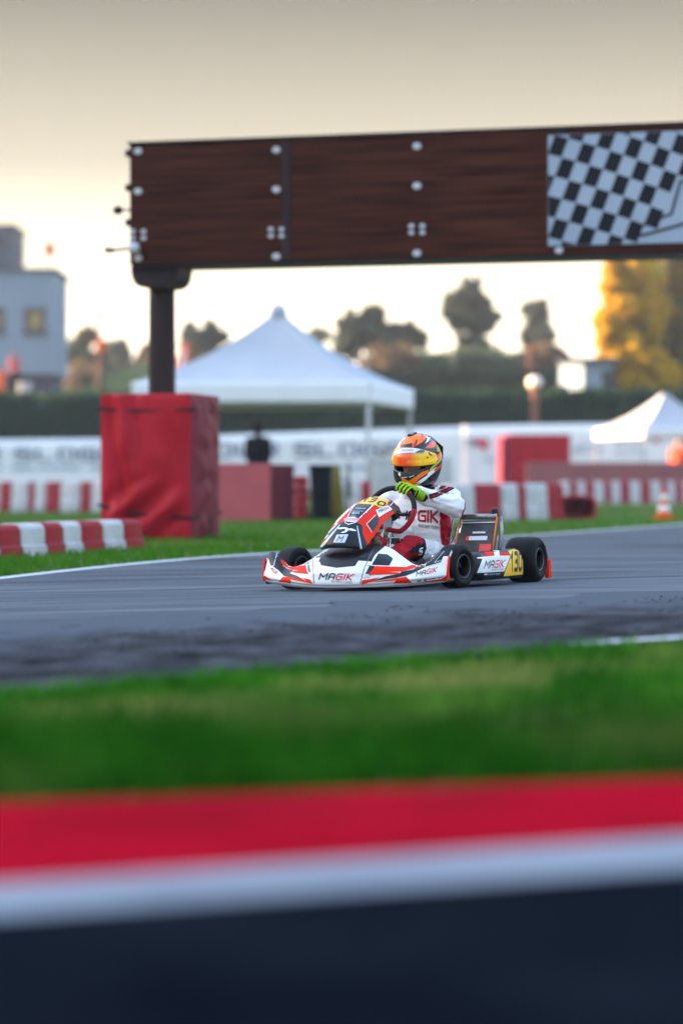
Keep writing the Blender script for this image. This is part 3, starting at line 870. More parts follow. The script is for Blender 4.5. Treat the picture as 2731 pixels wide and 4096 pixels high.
# ================================================================== TENTS
def tent(name, corner, e1, w1, e2, w2, z_eave, z_val, z_apex, label, ground=0.0, cap=True):
    """corner: near corner; e1,e2 unit directions along the two visible sides"""
    corner, e1, e2 = Vector(corner), Vector(e1).normalized(), Vector(e2).normalized()
    root = empty(name, (corner.x, corner.y, ground), 0, label, 'tent')
    c = [Vector((0, 0, 0)), e1 * w1, e1 * w1 + e2 * w2, e2 * w2]
    ctr = (c[0] + c[2]) / 2
    z_eave -= ground; z_val -= ground; z_apex -= ground
    mb = MB()
    nu, nv = 16, 20
    for k in range(4):
        a, b = c[k], c[(k + 1) % 4]
        P = []
        for j in range(nv + 1):
            v = j / nv
            row = []
            for i in range(nu + 1):
                u = i / nu
                p = a.lerp(b, u).lerp(ctr, v * 0.965)
                z = z_eave + (z_apex - z_eave) * (0.62 * v + 0.38 * v ** 2.4) - 0.10 * math.sin(math.pi * v) * math.sin(math.pi * u) * 0.8
                z += 0.012 * noise.noise(Vector((p.x * 2, p.y * 2, z * 3)))
                row.append((p.x, p.y, z))
            P.append(row)
        mb.grid(P)
    if cap:
        r = 0.965
        mb.lathe([(0.19, z_apex - 0.10), (0.165, z_apex + 0.02), (0.15, z_apex + 0.10), (0.09, z_apex + 0.17), (0.01, z_apex + 0.19)], 'Z', 16, c=(ctr.x, ctr.y, 0))
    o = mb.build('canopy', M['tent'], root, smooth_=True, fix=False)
    for k in range(4):
        a, b = c[k], c[(k + 1) % 4]
        P = []
        nrm = Vector(((b - a).y, -(b - a).x, 0)).normalized()
        if nrm.dot((a + b) / 2 - ctr) < 0: nrm = -nrm
        for i in range(41):
            p = a.lerp(b, i / 40)
            row = []
            for j in range(6):
                v = j / 5
                q = p + nrm * (0.012 + 0.012 * v * math.sin(i * 0.8 + k))
                row.append((q.x, q.y, z_eave + 0.015 - (z_eave - z_val + 0.015) * v))
            P.append(row)
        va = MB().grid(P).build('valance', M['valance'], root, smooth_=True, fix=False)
        sm = va.modifiers.new('t', 'SOLIDIFY'); sm.thickness = 0.006
    for k in range(4):
        q = c[k].lerp(ctr, 0.025)
        MB().box((q.x, q.y, z_val / 2), (0.09, 0.09, z_val + 0.3), bev=0.012).build('leg', M['alu'], root)
    return root

Yt = 46.0
c0 = Vector((gx(1483, Yt), Yt, 0))
w1 = (1483 - 528) / (FPX / (Yt + 0.3))
tent('event_tent', c0, (-1, 0.065, 0), w1, (0.21, 0.97, 0), 4.4, gz(1527, Yt), gz(1612, Yt), gz(1250, Yt + 2.2), 'large pointed white event tent beside the gantry column')
Y2 = 77.0
tent('small_tent', (gx(2572, Y2), Y2, 0), (1, 0.12, 0), 3.0, (-0.44, 0.90, 0), 2.9, gz(1712, Y2), gz(1752, Y2), gz(1575, Y2 + 1.6), 'small white pop-up tent catching warm sunlight near the traffic cone', cap=False)

# ================================================================== BANNER FENCE
GL = {'A': [[(0, 0), (0, .8), (.2, 1), (.8, 1), (1, .8), (1, 0)], [(0, .42), (1, .42)]],
      'C': [[(1, 1), (.15, 1), (0, .85), (0, .15), (.15, 0), (1, 0)]],
      'D': [[(0, 0), (0, 1), (.75, 1), (1, .8), (1, .2), (.75, 0), (0, 0)]],
      'E': [[(1, 1), (0, 1), (0, 0), (1, 0)], [(0, .5), (.8, .5)]],
      'F': [[(1, 1), (0, 1), (0, 0)], [(0, .5), (.8, .5)]],
      'G': [[(1, 1), (.15, 1), (0, .85), (0, .15), (.15, 0), (1, 0), (1, .5), (.5, .5)]],
      'H': [[(0, 0), (0, 1)], [(1, 0), (1, 1)], [(0, .5), (1, .5)]],
      'I': [[(.0, 0), (.0, 1)]],
      'K': [[(0, 0), (0, 1)], [(1, 1), (.12, .5), (1, 0)]],
      'L': [[(0, 1), (0, 0), (1, 0)]],
      'M': [[(0, 0), (0, 1), (.5, .4), (1, 1), (1, 0)]],
      'N': [[(0, 0), (0, 1), (1, 0), (1, 1)]],
      'O': [[(.15, 0), (0, .15), (0, .85), (.15, 1), (.85, 1), (1, .85), (1, .15), (.85, 0), (.15, 0)]],
      'P': [[(0, 0), (0, 1), (1, 1), (1, .45), (0, .45)]],
      'R': [[(0, 0), (0, 1), (.85, 1), (1, .85), (1, .5), (0, .5)], [(.5, .5), (1, 0)]],
      'S': [[(1, 1), (.1, 1), (0, .9), (0, .55), (1, .45), (1, .1), (.9, 0), (0, 0)]],
      'T': [[(0, 1), (1, 1)], [(.5, 1), (.5, 0)]],
      'U': [[(0, 1), (0, .15), (.15, 0), (.85, 0), (1, .15), (1, 1)]],
      'Y': [[(0, 1), (.5, .5), (1, 1)], [(.5, .5), (.5, 0)]],
      '0': [[(.2, 0), (0, .15), (0, .85), (.2, 1), (.8, 1), (1, .85), (1, .15), (.8, 0), (.2, 0)]],
      '1': [[(.15, .78), (.55, 1), (.55, 0)]],
      '3': [[(0, 1), (.85, 1), (1, .85), (1, .6), (.85, .5), (.3, .5)], [(.85, .5), (1, .4), (1, .15), (.85, 0), (0, 0)]],
      '-': [[(.1, .5), (.9, .5)]]}
GW = {'I': 0.04, '1': 0.7, 'M': 1.15}
def stroke_text(txt, th=0.2, gap=0.42, slant=0.0, with_letter=False):
    """polygons of a line of lettering, normalised to a 1 x 1 cell"""
    polys = []; x = 0
    for li, ch in enumerate(txt):
        if ch == ' ': x += 0.7; continue
        w = GW.get(ch, 0.85)
        for si, st in enumerate(GL[ch]):
            pts = [Vector((x + p[0] * w, p[1])) for p in st]
            cl = (pts[0] - pts[-1]).length < 1e-5
            if cl: pts = pts[:-1]
            Ls, Rs = [], []
            m = len(pts)
            for i, p in enumerate(pts):
                a = pts[i - 1] if (i > 0 or cl) else None
                b = pts[(i + 1) % m] if (i < m - 1 or cl) else None
                d0 = (p - a).normalized() if a is not None else (b - p).normalized()
                d1 = (b - p).normalized() if b is not None else d0
                n0, n1 = Vector((-d0.y, d0.x)), Vector((-d1.y, d1.x))
                nn = n0 + n1
                if nn.length < 1e-3: nn = n0
                nn.normalize(); k = th / 2 / max(0.45, nn.dot(n0))
                e = Vector((0, 0))
                if a is None: e = -d1 * th / 2
                if b is None: e = d0 * th / 2
                Ls.append(p + nn * k + e); Rs.append(p - nn * k + e)
            rng = range(m) if cl else range(m - 1)
            for i in rng:
                j = (i + 1) % m
                polys.append(([Ls[i], Ls[j], Rs[j], Rs[i]], si, li))
        x += w + gap
    W = x - gap
    out = []
    for q, si, li in polys:
        if with_letter: si = (si, li)
        out.append(([((p.x + slant * p.y * 1.0 + th / 2) / (W + th + slant), (p.y + th / 2) / (1 + th)) for p in q], si))
    return out

Yb = 82.0
def banner_fence(pxa, pxb, ya, yb, Y, label, texts, extra=None):
    p0 = Vector((gx(pxa, Y), Y, 0)); p1 = Vector((gx(pxb, Y), Y, 0))
    root = empty('banner_fence', tuple(p0), 0, label, 'banner', 'white advertising banners behind the paddock')
    L = p1.x - p0.x; za, zb = gz(ya, Y), gz(yb, Y); z0 = 0.22
    P = []
    for i in range(61):
        u = i / 60; row = []
        for j in range(7):
            v = j / 6
            z = z0 + (za + (zb - za) * u - z0) * v
            row.append((u * L, 0.02 * math.sin(u * L * 2.1) * math.sin(math.pi * v), z))
        P.append(row)
    sh = MB().grid(P).build('banner_sheet', M['vinyl_w'], root, smooth_=True, fix=False)
    sm = sh.modifiers.new('t', 'SOLIDIFY'); sm.thickness = 0.01; sm.offset = 1
    for i in range(int(L / 2.4) + 1):
        MB().tube([(min(L, i * 2.4), 0.06, 0), (min(L, i * 2.4), 0.06, za - 0.05)], 0.03, 8).build('fence_post', M['alu'], root)
    def put(txt, x0, x1, y0, y1, m, nm, th=0.22):
        mbs = {}
        for q, (si, li) in stroke_text(txt, th, with_letter=True):
            V = [((x0 + (x1 - x0) * p[0] - pxa) / FPX * Y, -0.045 - 0.004 * si, gz(y1 + (y0 - y1) * p[1], Y)) for p in q]
            mbs.setdefault(li, MB()).add(V, [(0, 1, 2, 3)])
        for mb in mbs.values(): mb.build(nm, m, root, fix=False)
    for t in texts: put(*t)
    return root
LB = [('YOUR SLOGAN', -330, 560, 1792, 1842, M['vinyl_blue'], 'printed_letter')]
banner_fence(-420, 760, 1762, 1752, Yb, 'white banner with blue lettering between the grey building and the tall crash box', LB)
banner_fence(760, 1852, 1745, 1706, Yb, 'white banner with blue lettering under the large tent', [('YOUR SLOGAN', 770, 1700, 1772, 1828, M['vinyl_blue'], 'printed_letter')])
rbn = banner_fence(1846, 2900, 1702, 1688, Yb + 0.15, 'tall white banner with grey and red logos behind the crimson crash box', [])
def logo(px, py, w, h, m, kind):
    mb = MB(); Y = Yb
    if kind == 'oval':
        n_ = 24
        P = [[((px + math.cos(q) * w * k - 1846) / FPX * Y, -0.05, gz(py - math.sin(q) * h * k * (1 if math.sin(q) > 0 else .5), Y)) for q in [2 * math.pi * i / n_ for i in range(n_)]] for k in (1.0, 0.62)]
        mb.grid(P, closed_v=True)
    else:
        mb.add([((px + a * w - 1846) / FPX * Y, -0.054, gz(py + b * h, Y)) for a, b in ((-1, -1), (1, -1), (0.75, 1), (0.1, 0.4))], [(0, 1, 2, 3)])
    mb.build('printed_logo', m, rbn, fix=False)
logo(1855, 1775, 60, 22, M['vinyl_blue'], 'oval'); logo(1920, 1780, 34, 26, M['vinyl_red'], 'tri')
logo(2350, 1800, 60, 22, M['vinyl_pale'], 'oval'); logo(2515, 1765, 60, 16, M['vinyl_blue'], 'oval'); logo(2612, 1755, 26, 20, M['vinyl_red'], 'tri')
logo(1990, 1840, 60, 12, M['vinyl_pale'], 'oval'); logo(2520, 1810, 70, 10, M['vinyl_pale'], 'oval')
def pale_lines(root, pxa, spans, y0, y1):
    for (a, b) in spans:
        MB().add([((a - pxa) / FPX * Yb, -0.05, gz(y1, Yb)), ((b - pxa) / FPX * Yb, -0.05, gz(y1, Yb)), ((b + 8 - pxa) / FPX * Yb, -0.05, gz(y0, Yb)), ((a + 8 - pxa) / FPX * Yb, -0.05, gz(y0, Yb))], [(0, 1, 2, 3)]).build('printed_stripe', M['vinyl_pale'], root, fix=False)
for r_ in [o for o in bpy.data.objects if o.name.startswith('banner_fence')][:2]:
    pxa = -420 if 'grey building' in r_['label'] else 760
    pale_lines(r_, pxa, [(pxa + 40 + k * 105, pxa + 40 + k * 105 + 70 + 20 * (k % 3)) for k in range(9)], 1862, 1876)

# ================================================================== FOLIAGE
def leaf_cloud(centres, per, spread, size, flat=0.0):
    """many small leaf faces scattered round clump centres -> V, F"""
    C = np.repeat(np.asarray(centres, float), per, axis=0)
    n = len(C)
    d = RNG.normal(size=(n, 3)); d /= np.linalg.norm(d, axis=1)[:, None]
    rr = spread * RNG.uniform(0, 1, n) ** 0.5
    C = C + d * rr[:, None]
    a = RNG.normal(size=(n, 3)); a /= np.linalg.norm(a, axis=1)[:, None]
    b = np.cross(a, RNG.normal(size=(n, 3))); b /= np.linalg.norm(b, axis=1)[:, None]
    s = size * RNG.uniform(0.6, 1.4, n)[:, None]
    V = np.stack([C - a * s, C + b * s * 0.55, C + a * s, C - b * s * 0.55], 1).reshape(-1, 3)
    return V, n
def leaf_obj(name, V, n, m, parent=None):
    me = bpy.data.meshes.new(name)
    me.vertices.add(n * 4); me.vertices.foreach_set('co', V.reshape(-1))
    me.loops.add(n * 4); me.loops.foreach_set('vertex_index', np.arange(n * 4))
    me.polygons.add(n); me.polygons.foreach_set('loop_start', np.arange(n) * 4); me.polygons.foreach_set('loop_total', np.full(n, 4))
    me.update(calc_edges=True)
    return link(name, me, m, parent)
def tree(name, px, ptop, pbase, lobes, Y, m, label, zground, per=60, size=None, trunk=0.16, m2=None, group='trees beyond the paddock', clumps=46):
    """lobes: (px, py, rx, ry) crown masses in survey units at distance Y"""
    s = Y / FPX
    base = Vector((gx(px, Y), Y, zground))
    root = empty(name, tuple(base), 0, label, 'tree', group)
    top = gz(ptop, Y) - zground
    size = size or 0.14
    mb = MB()
    rt = trunk
    mb.tube([(0, 0, 0), (0.05, 0.02, top * 0.3), (-0.04, 0, top * 0.6), (0.02, 0, top * 0.88)], [rt, rt * 0.8, rt * 0.5, rt * 0.15], 9)
    allc = []
    for (lx, ly, rx, ry) in lobes:
        c = Vector((gx(lx, Y) - base.x, 0, gz(ly, Y) - zground)); ax, az_ = rx * s, ry * s; ay = max(ax * 0.9, 0.4)
        st = Vector((0, 0, min(c.z - az_ * 0.6, top * 0.8) * 0.8))
        mb.tube([st, st.lerp(c, 0.6) + Vector((0, 0, 0.2 * az_)), c + Vector((0, 0, az_ * 0.5))], [rt * 0.5, rt * 0.3, rt * 0.1], 7)
        k = max(8, int(clumps * rx * ry / (75 * 75)))
        for _ in range(k):
            d = Vector((random.gauss(0, 1), random.gauss(0, 1), random.gauss(0, 1))).normalized() * random.uniform(0.15, 1.03)
            allc.append((c.x + d.x * ax, c.y + d.y * ay, c.z + d.z * az_))
        for _ in range(3):
            e = Vector(random.choice(allc)); mb.tube([c, c.lerp(e, 0.5) + Vector((0, 0, 0.1)), e], [rt * 0.22, rt * 0.15, rt * 0.05], 5)
    mb.build('trunk', M['bark'], root, smooth_=True, fix=False)
    sp = max(0.3, 0.22 * min(l[2] for l in lobes) * s * 1.9)
    if m2:
        h = len(allc) // 2
        random.shuffle(allc)
        V, n = leaf_cloud(allc[:h], per, sp, size); leaf_obj('crown', V, n, m, root)
        V, n = leaf_cloud(allc[h:], per, sp, size); leaf_obj('crown', V, n, m2, root)
    else:
        V, n = leaf_cloud(allc, per, sp, size); leaf_obj('crown', V, n, m, root)
    return root
ZT = 4.15
tree('broad_tree', 345, 1300, 1570, [(345, 1350, 48, 52), (300, 1430, 60, 70), (385, 1450, 60, 60)], 135, M['leaf_brown'], 'brownish tree beside the corner of the grey building', ZT, m2=M['leaf_dark'], size=0.2)
tree('broad_tree', 480, 1360, 1570, [(470, 1430, 62, 62), (520, 1490, 60, 40), (430, 1490, 60, 50)], 150, M['leaf_teal'], 'bluish dark tree between the globe lamp and the gantry column', ZT, size=0.22)
tree('broad_tree', 575, 1330, 1570, [(585, 1430, 40, 70), (560, 1490, 40, 50)], 140, M['leaf_brown'], 'brown autumn tree just behind the gantry column', ZT, size=0.2)
tree('broad_tree', 800, 1280, 1570, [(780, 1350, 62, 62), (850, 1350, 52, 66), (800, 1450, 90, 70)], 128, M['leaf_teal'], 'dark rounded tree above the tent slope beside the gantry column', ZT, size=0.2)
tree('broad_tree', 1270, 1300, 1570, [(1268, 1340, 46, 36), (1260, 1400, 50, 40)], 160, M['leaf_dark'], 'small dark tree just behind the tent slope', ZT, size=0.22)
tree('broad_tree', 1440, 1215, 1570, [(1430, 1310, 82, 74), (1500, 1250, 46, 42), (1390, 1370, 66, 56), (1520, 1370, 72, 60), (1585, 1385, 50, 50), (1560, 1320, 40, 36), (1640, 1310, 40, 26), (1672, 1360, 30, 46)], 125, M['leaf_dark'], 'broad green tree behind the large tent with a bent side bough', ZT, m2=M['leaf_teal'], size=0.19)
tree('tall_tree', 1888, 1105, 1570, [(1880, 1180, 66, 70), (1820, 1245, 46, 74), (1930, 1270, 66, 76), (1880, 1290, 62, 60), (1890, 1385, 66, 52)], 125, M['leaf_dark'], 'tallest ragged green tree under the gantry beam', ZT, m2=M['leaf_teal'], size=0.18)
tree('tall_tree', 2150, 1190, 1570, [(2150, 1250, 52, 56), (2140, 1330, 70, 62), (2165, 1370, 70, 40)], 130, M['leaf_teal'], 'dark conical tree above the lamp post', ZT, size=0.19)
Yp = 100
tree('yellow_poplar', 2560, 850, 1570, [(2450, 1120, 56, 110), (2520, 1050, 70, 120), (2440, 1300, 60, 120), (2510, 1240, 70, 120), (2470, 1460, 80, 90), (2560, 1430, 90, 100), (2600, 1200, 60, 160), (2500, 930, 60, 110), (2425, 1525, 70, 60), (2540, 1530, 90, 60), (2650, 1520, 80, 70)], Yp,
     M['leaf_yellow'], 'yellow autumn tree glowing in the sun beside the white hut', ZT, per=85, size=0.12, m2=M['leaf_yellow'], trunk=0.22)
tree('green_poplar', 2700, 880, 1570, [(2680, 1080, 70, 130), (2720, 1250, 80, 150), (2660, 1350, 60, 100), (2740, 1450, 90, 110), (2640, 1180, 50, 90), (2760, 1050, 80, 160), (2700, 1530, 110, 60), (2640, 1060, 60, 110), (2610, 1440, 70, 110)], Yp + 3.5,
     M['leaf_yelgreen'], 'darker olive-green poplar beside the yellow tree', ZT, per=85, size=0.12, m2=M['leaf_dark'], trunk=0.22)
# low shrubs along the terrace
for i, (px, py, rx, ry, Y, mm, lab) in enumerate([
        (1560, 1455, 90, 36, 118, 'leaf_brown', 'rusty brown shrub on the terrace behind the tent slope'),
        (1720, 1470, 90, 34, 120, 'leaf_dark', 'grey-green shrub below the bent bough'),
        (1880, 1450, 100, 40, 119, 'leaf_dark', 'grey-green shrub at the foot of the tallest tree'),
        (2050, 1458, 100, 36, 121, 'leaf_dark', 'grey-green shrub between the two tall trees'),
        (2190, 1450, 80, 42, 118, 'leaf_brown', 'brown shrub below the dark conical tree'),
        (330, 1530, 60, 50, 126, 'leaf_brown', 'brownish shrub at the foot of the grey building')]):
    c = Vector((gx(px, Y), Y, ZT)); s = Y / FPX
    r_ = empty('shrub', tuple(c), 0, lab, 'shrub', 'shrubs along the terrace')
    cs = [(random.gauss(0, rx * s * 0.45), random.gauss(0, 0.6), max(0.2, gz(py, Y) - ZT + random.gauss(0, ry * s * 0.5))) for _ in range(42)]
    V, n = leaf_cloud(cs, 55, 0.5, 0.16); leaf_obj('foliage', V, n, M[mm], r_)
    MB().tube([(0, 0, 0), (0.1, 0, 0.6), (-0.1, 0.1, 1.2)], [0.06, 0.04, 0.02], 6).build('stem', M['bark'], r_)
# hedges
def hedge(name, pxa, pxb, ya, yb, Y, depth, label, m, z0, n_cl, step_noise=0.18):
    xa, xb = gx(pxa, Y), gx(pxb, Y)
    root = empty(name, (xa, Y, z0), 0, label, 'hedge')
    L = xb - xa; h0, h1 = gz(ya, Y) - z0, gz(yb, Y) - z0
    P = []
    for i in range(160):
        u = i / 159; row = []
        for (yy_, v) in ((-depth * .5, 0), (-depth * .52, .35), (-depth * .45, .7), (-depth * .38, .93), (0, 1.0), (depth * .4, .93), (depth * .5, 0.4), (depth * .5, 0)):
            h = h0 + (h1 - h0) * u - 0.12
            nn = noise.noise(Vector((u * L * 0.9, v * 4 + yy_, 3))) * 0.14
            row.append((u * L, yy_ + nn, max(0, v * h + nn * 0.4)))
        P.append(row)
    MB().grid(P).build('hedge_core', m, root, smooth_=True, fix=False)
    cs = []
    for _ in range(n_cl):
        u = random.random(); h = h0 + (h1 - h0) * u
        if random.random() < 0.65: cs.append((u * L, -depth * .5 + random.uniform(-.05, .1), random.uniform(0.1, h - 0.12)))
        else: cs.append((u * L, random.uniform(-depth * .5, depth * .4), h - random.uniform(0.05, 0.25)))
    V, n = leaf_cloud(cs, 26, 0.32, 0.10)
    leaf_obj('foliage', V, n, m, root)
    return root
hedge('tall_hedge', -3300, 6000, 1601, 1549, 88, 1.6, 'long tall dark green hedge behind the white banners', M['leaf_hedge'], 0.0, 3400)
hedge('terrace_hedge', 1380, 2420, 1492, 1500, 108, 1.2, 'trimmed green hedge on the terrace in front of the tall trees', M['leaf_hedge'], ZT, 420)

# ================================================================== BUILDING, HUT, SHADE
Yh = 106.0
bld = empty('grey_building', (gx(218, Yh), Yh, ZT), 0, 'pale blue-grey flat roofed building with dark windows on the terrace', 'building')
s_ = Yh / FPX
zb_ = lambda py: gz(py, Yh) - ZT
Wm = 8.6
def wall_with_holes(mb, x0, x1, z0, z1, holes, y, th):
    xs_ = sorted({x0, x1, *[h[0] for h in holes], *[h[1] for h in holes]}); zs_ = sorted({z0, z1, *[h[2] for h in holes], *[h[3] for h in holes]})
    for i in range(len(xs_) - 1):
        for j in range(len(zs_) - 1):
            cx, cz = (xs_[i] + xs_[i + 1]) / 2, (zs_[j] + zs_[j + 1]) / 2
            if any(h[0] < cx < h[1] and h[2] < cz < h[3] for h in holes): continue
            mb.box((cx, y + th / 2, cz), (xs_[i + 1] - xs_[i], th, zs_[j + 1] - zs_[j]))
wins = [(95 - 218, 184 - 218), (-75 - 218, 20 - 218), (-260 - 218, -165 - 218)]
holes = [(a * s_, b * s_, zb_(1330), zb_(1232)) for a, b in wins]
mb = MB(); wall_with_holes(mb, -Wm, 0, zb_(1495), zb_(1082), holes, 0, 0.3)
mb.build('front_wall', M['plaster'], bld)
MB().box((-0.15, 2.65, (zb_(1495) + zb_(1082)) / 2), (0.3, 4.7, zb_(1082) - zb_(1495))).build('side_wall', M['plaster'], bld)
MB().box((-Wm / 2, 2.5, zb_(1082) + 0.06), (Wm + 0.24, 5.3, 0.13), bev=0.01).build('roof', M['plaster_dk'], bld)
MB().box((-Wm / 2, 2.6, zb_(1495) / 2 - 0.003), (Wm - 0.3, 4.7, zb_(1495))).build('plinth', M['navy'], bld)
for (a, b, c_, d_) in holes:
    w = MB()
    for (x0, x1, z0, z1) in ((a, b, c_, c_ + 0.1), (a, b, d_ - 0.1, d_), (a, a + 0.1, c_ + 0.1, d_ - 0.1), (b - 0.1, b, c_ + 0.1, d_ - 0.1)):
        w.box(((x0 + x1) / 2, 0.12, (z0 + z1) / 2), (x1 - x0, 0.12, z1 - z0))
    w = w.build('window', M['frame_dk'], bld)
    MB().box(((a + b) / 2, 0.17, (c_ + d_) / 2), (b - a - 0.2, 0.02, d_ - c_ - 0.2)).build('pane', M['glass'], w)
    MB().box(((a + b) / 2 + 0.02, 0.140, (c_ + d_) / 2 + 0.05), ((b - a) * 0.30, 0.015, (d_ - c_) * 0.55)).build('blind', M['curtain'], w)
    MB().box(((a + b) / 2, -0.05, c_ - 0.04), (b - a + 0.16, 0.16, 0.06)).build('sill', M['plaster_dk'], w)
ub = MB(); 
up = ub.box((-Wm / 2 - (218 - 46) * s_ / 2, 2.6, (zb_(1066) + zb_(898)) / 2), (Wm - (218 - 46) * s_, 3.6, zb_(898) - zb_(1066)), bev=0.02).build('upper_storey', M['plaster_dk'], bld)
MB().box((-Wm / 2 - (218 - 46) * s_ / 2, 2.6, zb_(898) + 0.05), (Wm - (218 - 46) * s_ + 0.16, 3.8, 0.1)).build('parapet', M['frame_dk'], up)
MB().box((-Wm / 2 - (218 - 46) * s_ / 2 , 0.77, zb_(960)), (Wm - (218 - 46) * s_ - 1.0, 0.06, 0.25)).build('facade_band', M['frame_dk'], up)
# flag on the roof
fl_ = empty('roof_flag', (gx(168, Yh), Yh + 1.2, gz(1076, Yh)), 0, 'small faded orange flag on the roof of the grey building', 'flag')
MB().tube([(0, 0, 0), (0, 0, 1.3)], 0.018, 6).build('pole', M['alu'], fl_)
P = [[(i / 10 * 0.38, 0.06 * math.sin(i * 0.9), 0.72 + j / 6 * 0.58 - 0.06 * i / 10) for j in range(7)] for i in range(11)]
f_ = MB().grid(P).build('cloth', M['orange'], fl_, smooth_=True, fix=False); f_.modifiers.new('t', 'SOLIDIFY').thickness = 0.006
# hut
Yu = 99.0; zu = lambda py: gz(py, Yu) - ZT
hut = empty('white_hut', (gx(2332, Yu), Yu, ZT), R(-4), 'small white hut with a flat dark roof beside the yellow tree', 'hut')
hh_ = zu(1445)
wl_ = MB().box((0.62, 1.3, hh_ / 2), (1.24, 2.6, hh_)).build('wall', M['plaster'], hut)
mb = MB(); mb.add([(0, 0, 0), (-0.93, 1.7, 0), (-0.93, 1.7, hh_), (0, 0, hh_), (0.3, 1.9, 0), (0.3, 1.9, hh_)], [(0, 1, 2, 3), (1, 4, 5, 2), (3, 2, 5)])
mb.build('angled_wall', M['plaster'], hut)
MB().box((-0.80, 1.35, 0.20), (0.5, 0.3, 0.5), rz=R(-61)).build('step_block', M['navy'], hut)
MB().box((0.25, 1.3, hh_ + 0.07), (2.5, 3.1, 0.14), bev=0.01).build('roof', M['plaster_dk'], hut)
dr = MB().box((0.98, -0.02, 0.5), (0.42, 0.05, 1.0)).build('door', M['frame_dk'], hut)
MB().box((0.82, -0.06, 0.5), (0.03, 0.03, 0.1)).build('handle', M['alu'], dr)
# hall added out of view to block the low sun and shade the near track
hall = empty('shade_hall', (-34, 2, 0), 0, 'long grey hall added out of view to shade the near track', 'building')
mb = MB(); wall_with_holes(mb, -34, 78, 0, 10, [(-30 + 8 * k, -25 + 8 * k, 3.2, 5.0) for k in range(13)], 0, 0.4)
o_ = mb.build('front_wall', M['plaster'], hall); o_.rotation_euler = (0, 0, R(90)); 
MB().box((-6.2, 22, 5.0), (11.6, 111.4, 9.9)).build('shade_hall_body', M['plaster_dk'], hall)
MB().box((-6.0, 22, 10.15), (13.4, 113, 0.3)).build('roof', M['plaster_dk'], hall)

# ================================================================== POSTS, FLAGS
def lamp_post(px, ptop, pbase, Y, zg, rpost, rhead, label, m, sign=None):
    root = empty('lamp_post', (gx(px, Y), Y, zg), 0, label, 'lamp post')
    top = gz(ptop, Y) - zg
    MB().tube([(0, 0, 0), (0, 0, top * 0.5), (0, 0, top - rhead * 0.9)], [rpost * 1.2, rpost, rpost * 0.9], 12).build('post', m, root, smooth_=True)
    MB().lathe([(rhead * .35, top - rhead * 1.0), (rhead * .8, top - rhead * .75), (rhead, top - rhead * .3), (rhead * .85, top + rhead * .25), (rhead * .4, top + rhead * .55), (0.01, top + rhead * .6)], 'Z', 18).build('lamp_head', M['lamp'], root, smooth_=True)
    return root
lamp_post(2138, 1522, 1700, 87, 0.0, 0.16, 0.29, 'lamp post with a pale mushroom head in front of the tall hedge', M['rust'])
lamp_post(395, 1248, 1500, 104, ZT, 0.05, 0.27, 'thin post with a dark globe lamp beside the grey building', M['alu']).children[1].data.materials[0] = M['rust']
sg = empty('orange_sign_post', (gx(402, 102), 102, ZT), 0, 'dark post carrying a small orange box below the globe lamp', 'sign')
MB().tube([(0, 0, 0), (0, 0, gz(1410, 102) - ZT)], 0.10, 10).build('post', M['column'], sg, smooth_=True)
MB().box((0.02, -0.02, gz(1382, 102) - ZT), (0.40, 0.3, 0.52), bev=0.03).build('sign_box', M['orange'], sg)
sg = empty('rusty_post', (gx(2127, 115), 115, ZT), 0, 'short rusty post between the tall trees above the hedge', 'post')
MB().box((0, 0, (gz(1390, 115) - ZT) / 2), (0.36, 0.3, gz(1390, 115) - ZT), bev=0.03).build('post', M['rust'], sg)
MB().box((0, 0, gz(1390, 115) - ZT + 0.03), (0.46, 0.38, 0.06), bev=0.01).build('cap', M['orange'], sg)
# feather flag
Yf = 84.0
ff = empty('feather_flag', (gx(690, Yf), Yf, 0), 0, 'pink-orange feather flag between the gantry column and the tent', 'flag')
zt_, zb2 = gz(1362, Yf), gz(1490, Yf)
MB().tube([(-0.05, 0, 0), (0.0, 0, zb2), (0.25, 0, zt_ - 0.2), (0.52, 0, zt_)], [0.03, 0.025, 0.018, 0.012], 8).build('pole', M['alu'], ff)
P = []
for i in range(15):
    v = i / 14; z = zb2 - 0.35 + (zt_ - zb2 + 0.35) * v; x0 = -0.02 + 0.50 * v ** 1.4; w = 0.46 * (math.sin(math.pi * (0.16 + 0.84 * v) ** 0.9) * 0.75 + 0.25) * (1 if v < .9 else .6)
    P.append([(x0 + w * u - 0.05, 0.04 * math.sin(5 * v + 3 * u), z) for u in np.linspace(0, 1, 7)])
f_ = MB().grid(P).build('flag_cloth', M['cloth_or'], ff, smooth_=True, fix=False); f_.modifiers.new('t', 'SOLIDIFY').thickness = 0.006
P2 = [[(p[0] * 1.0, p[1] - 0.03, p[2]) for p in row[2:5]] for row in P[4:12]]
f2 = MB().grid(P2).build('pale_print', M['vinyl_w'], f_, fix=False)

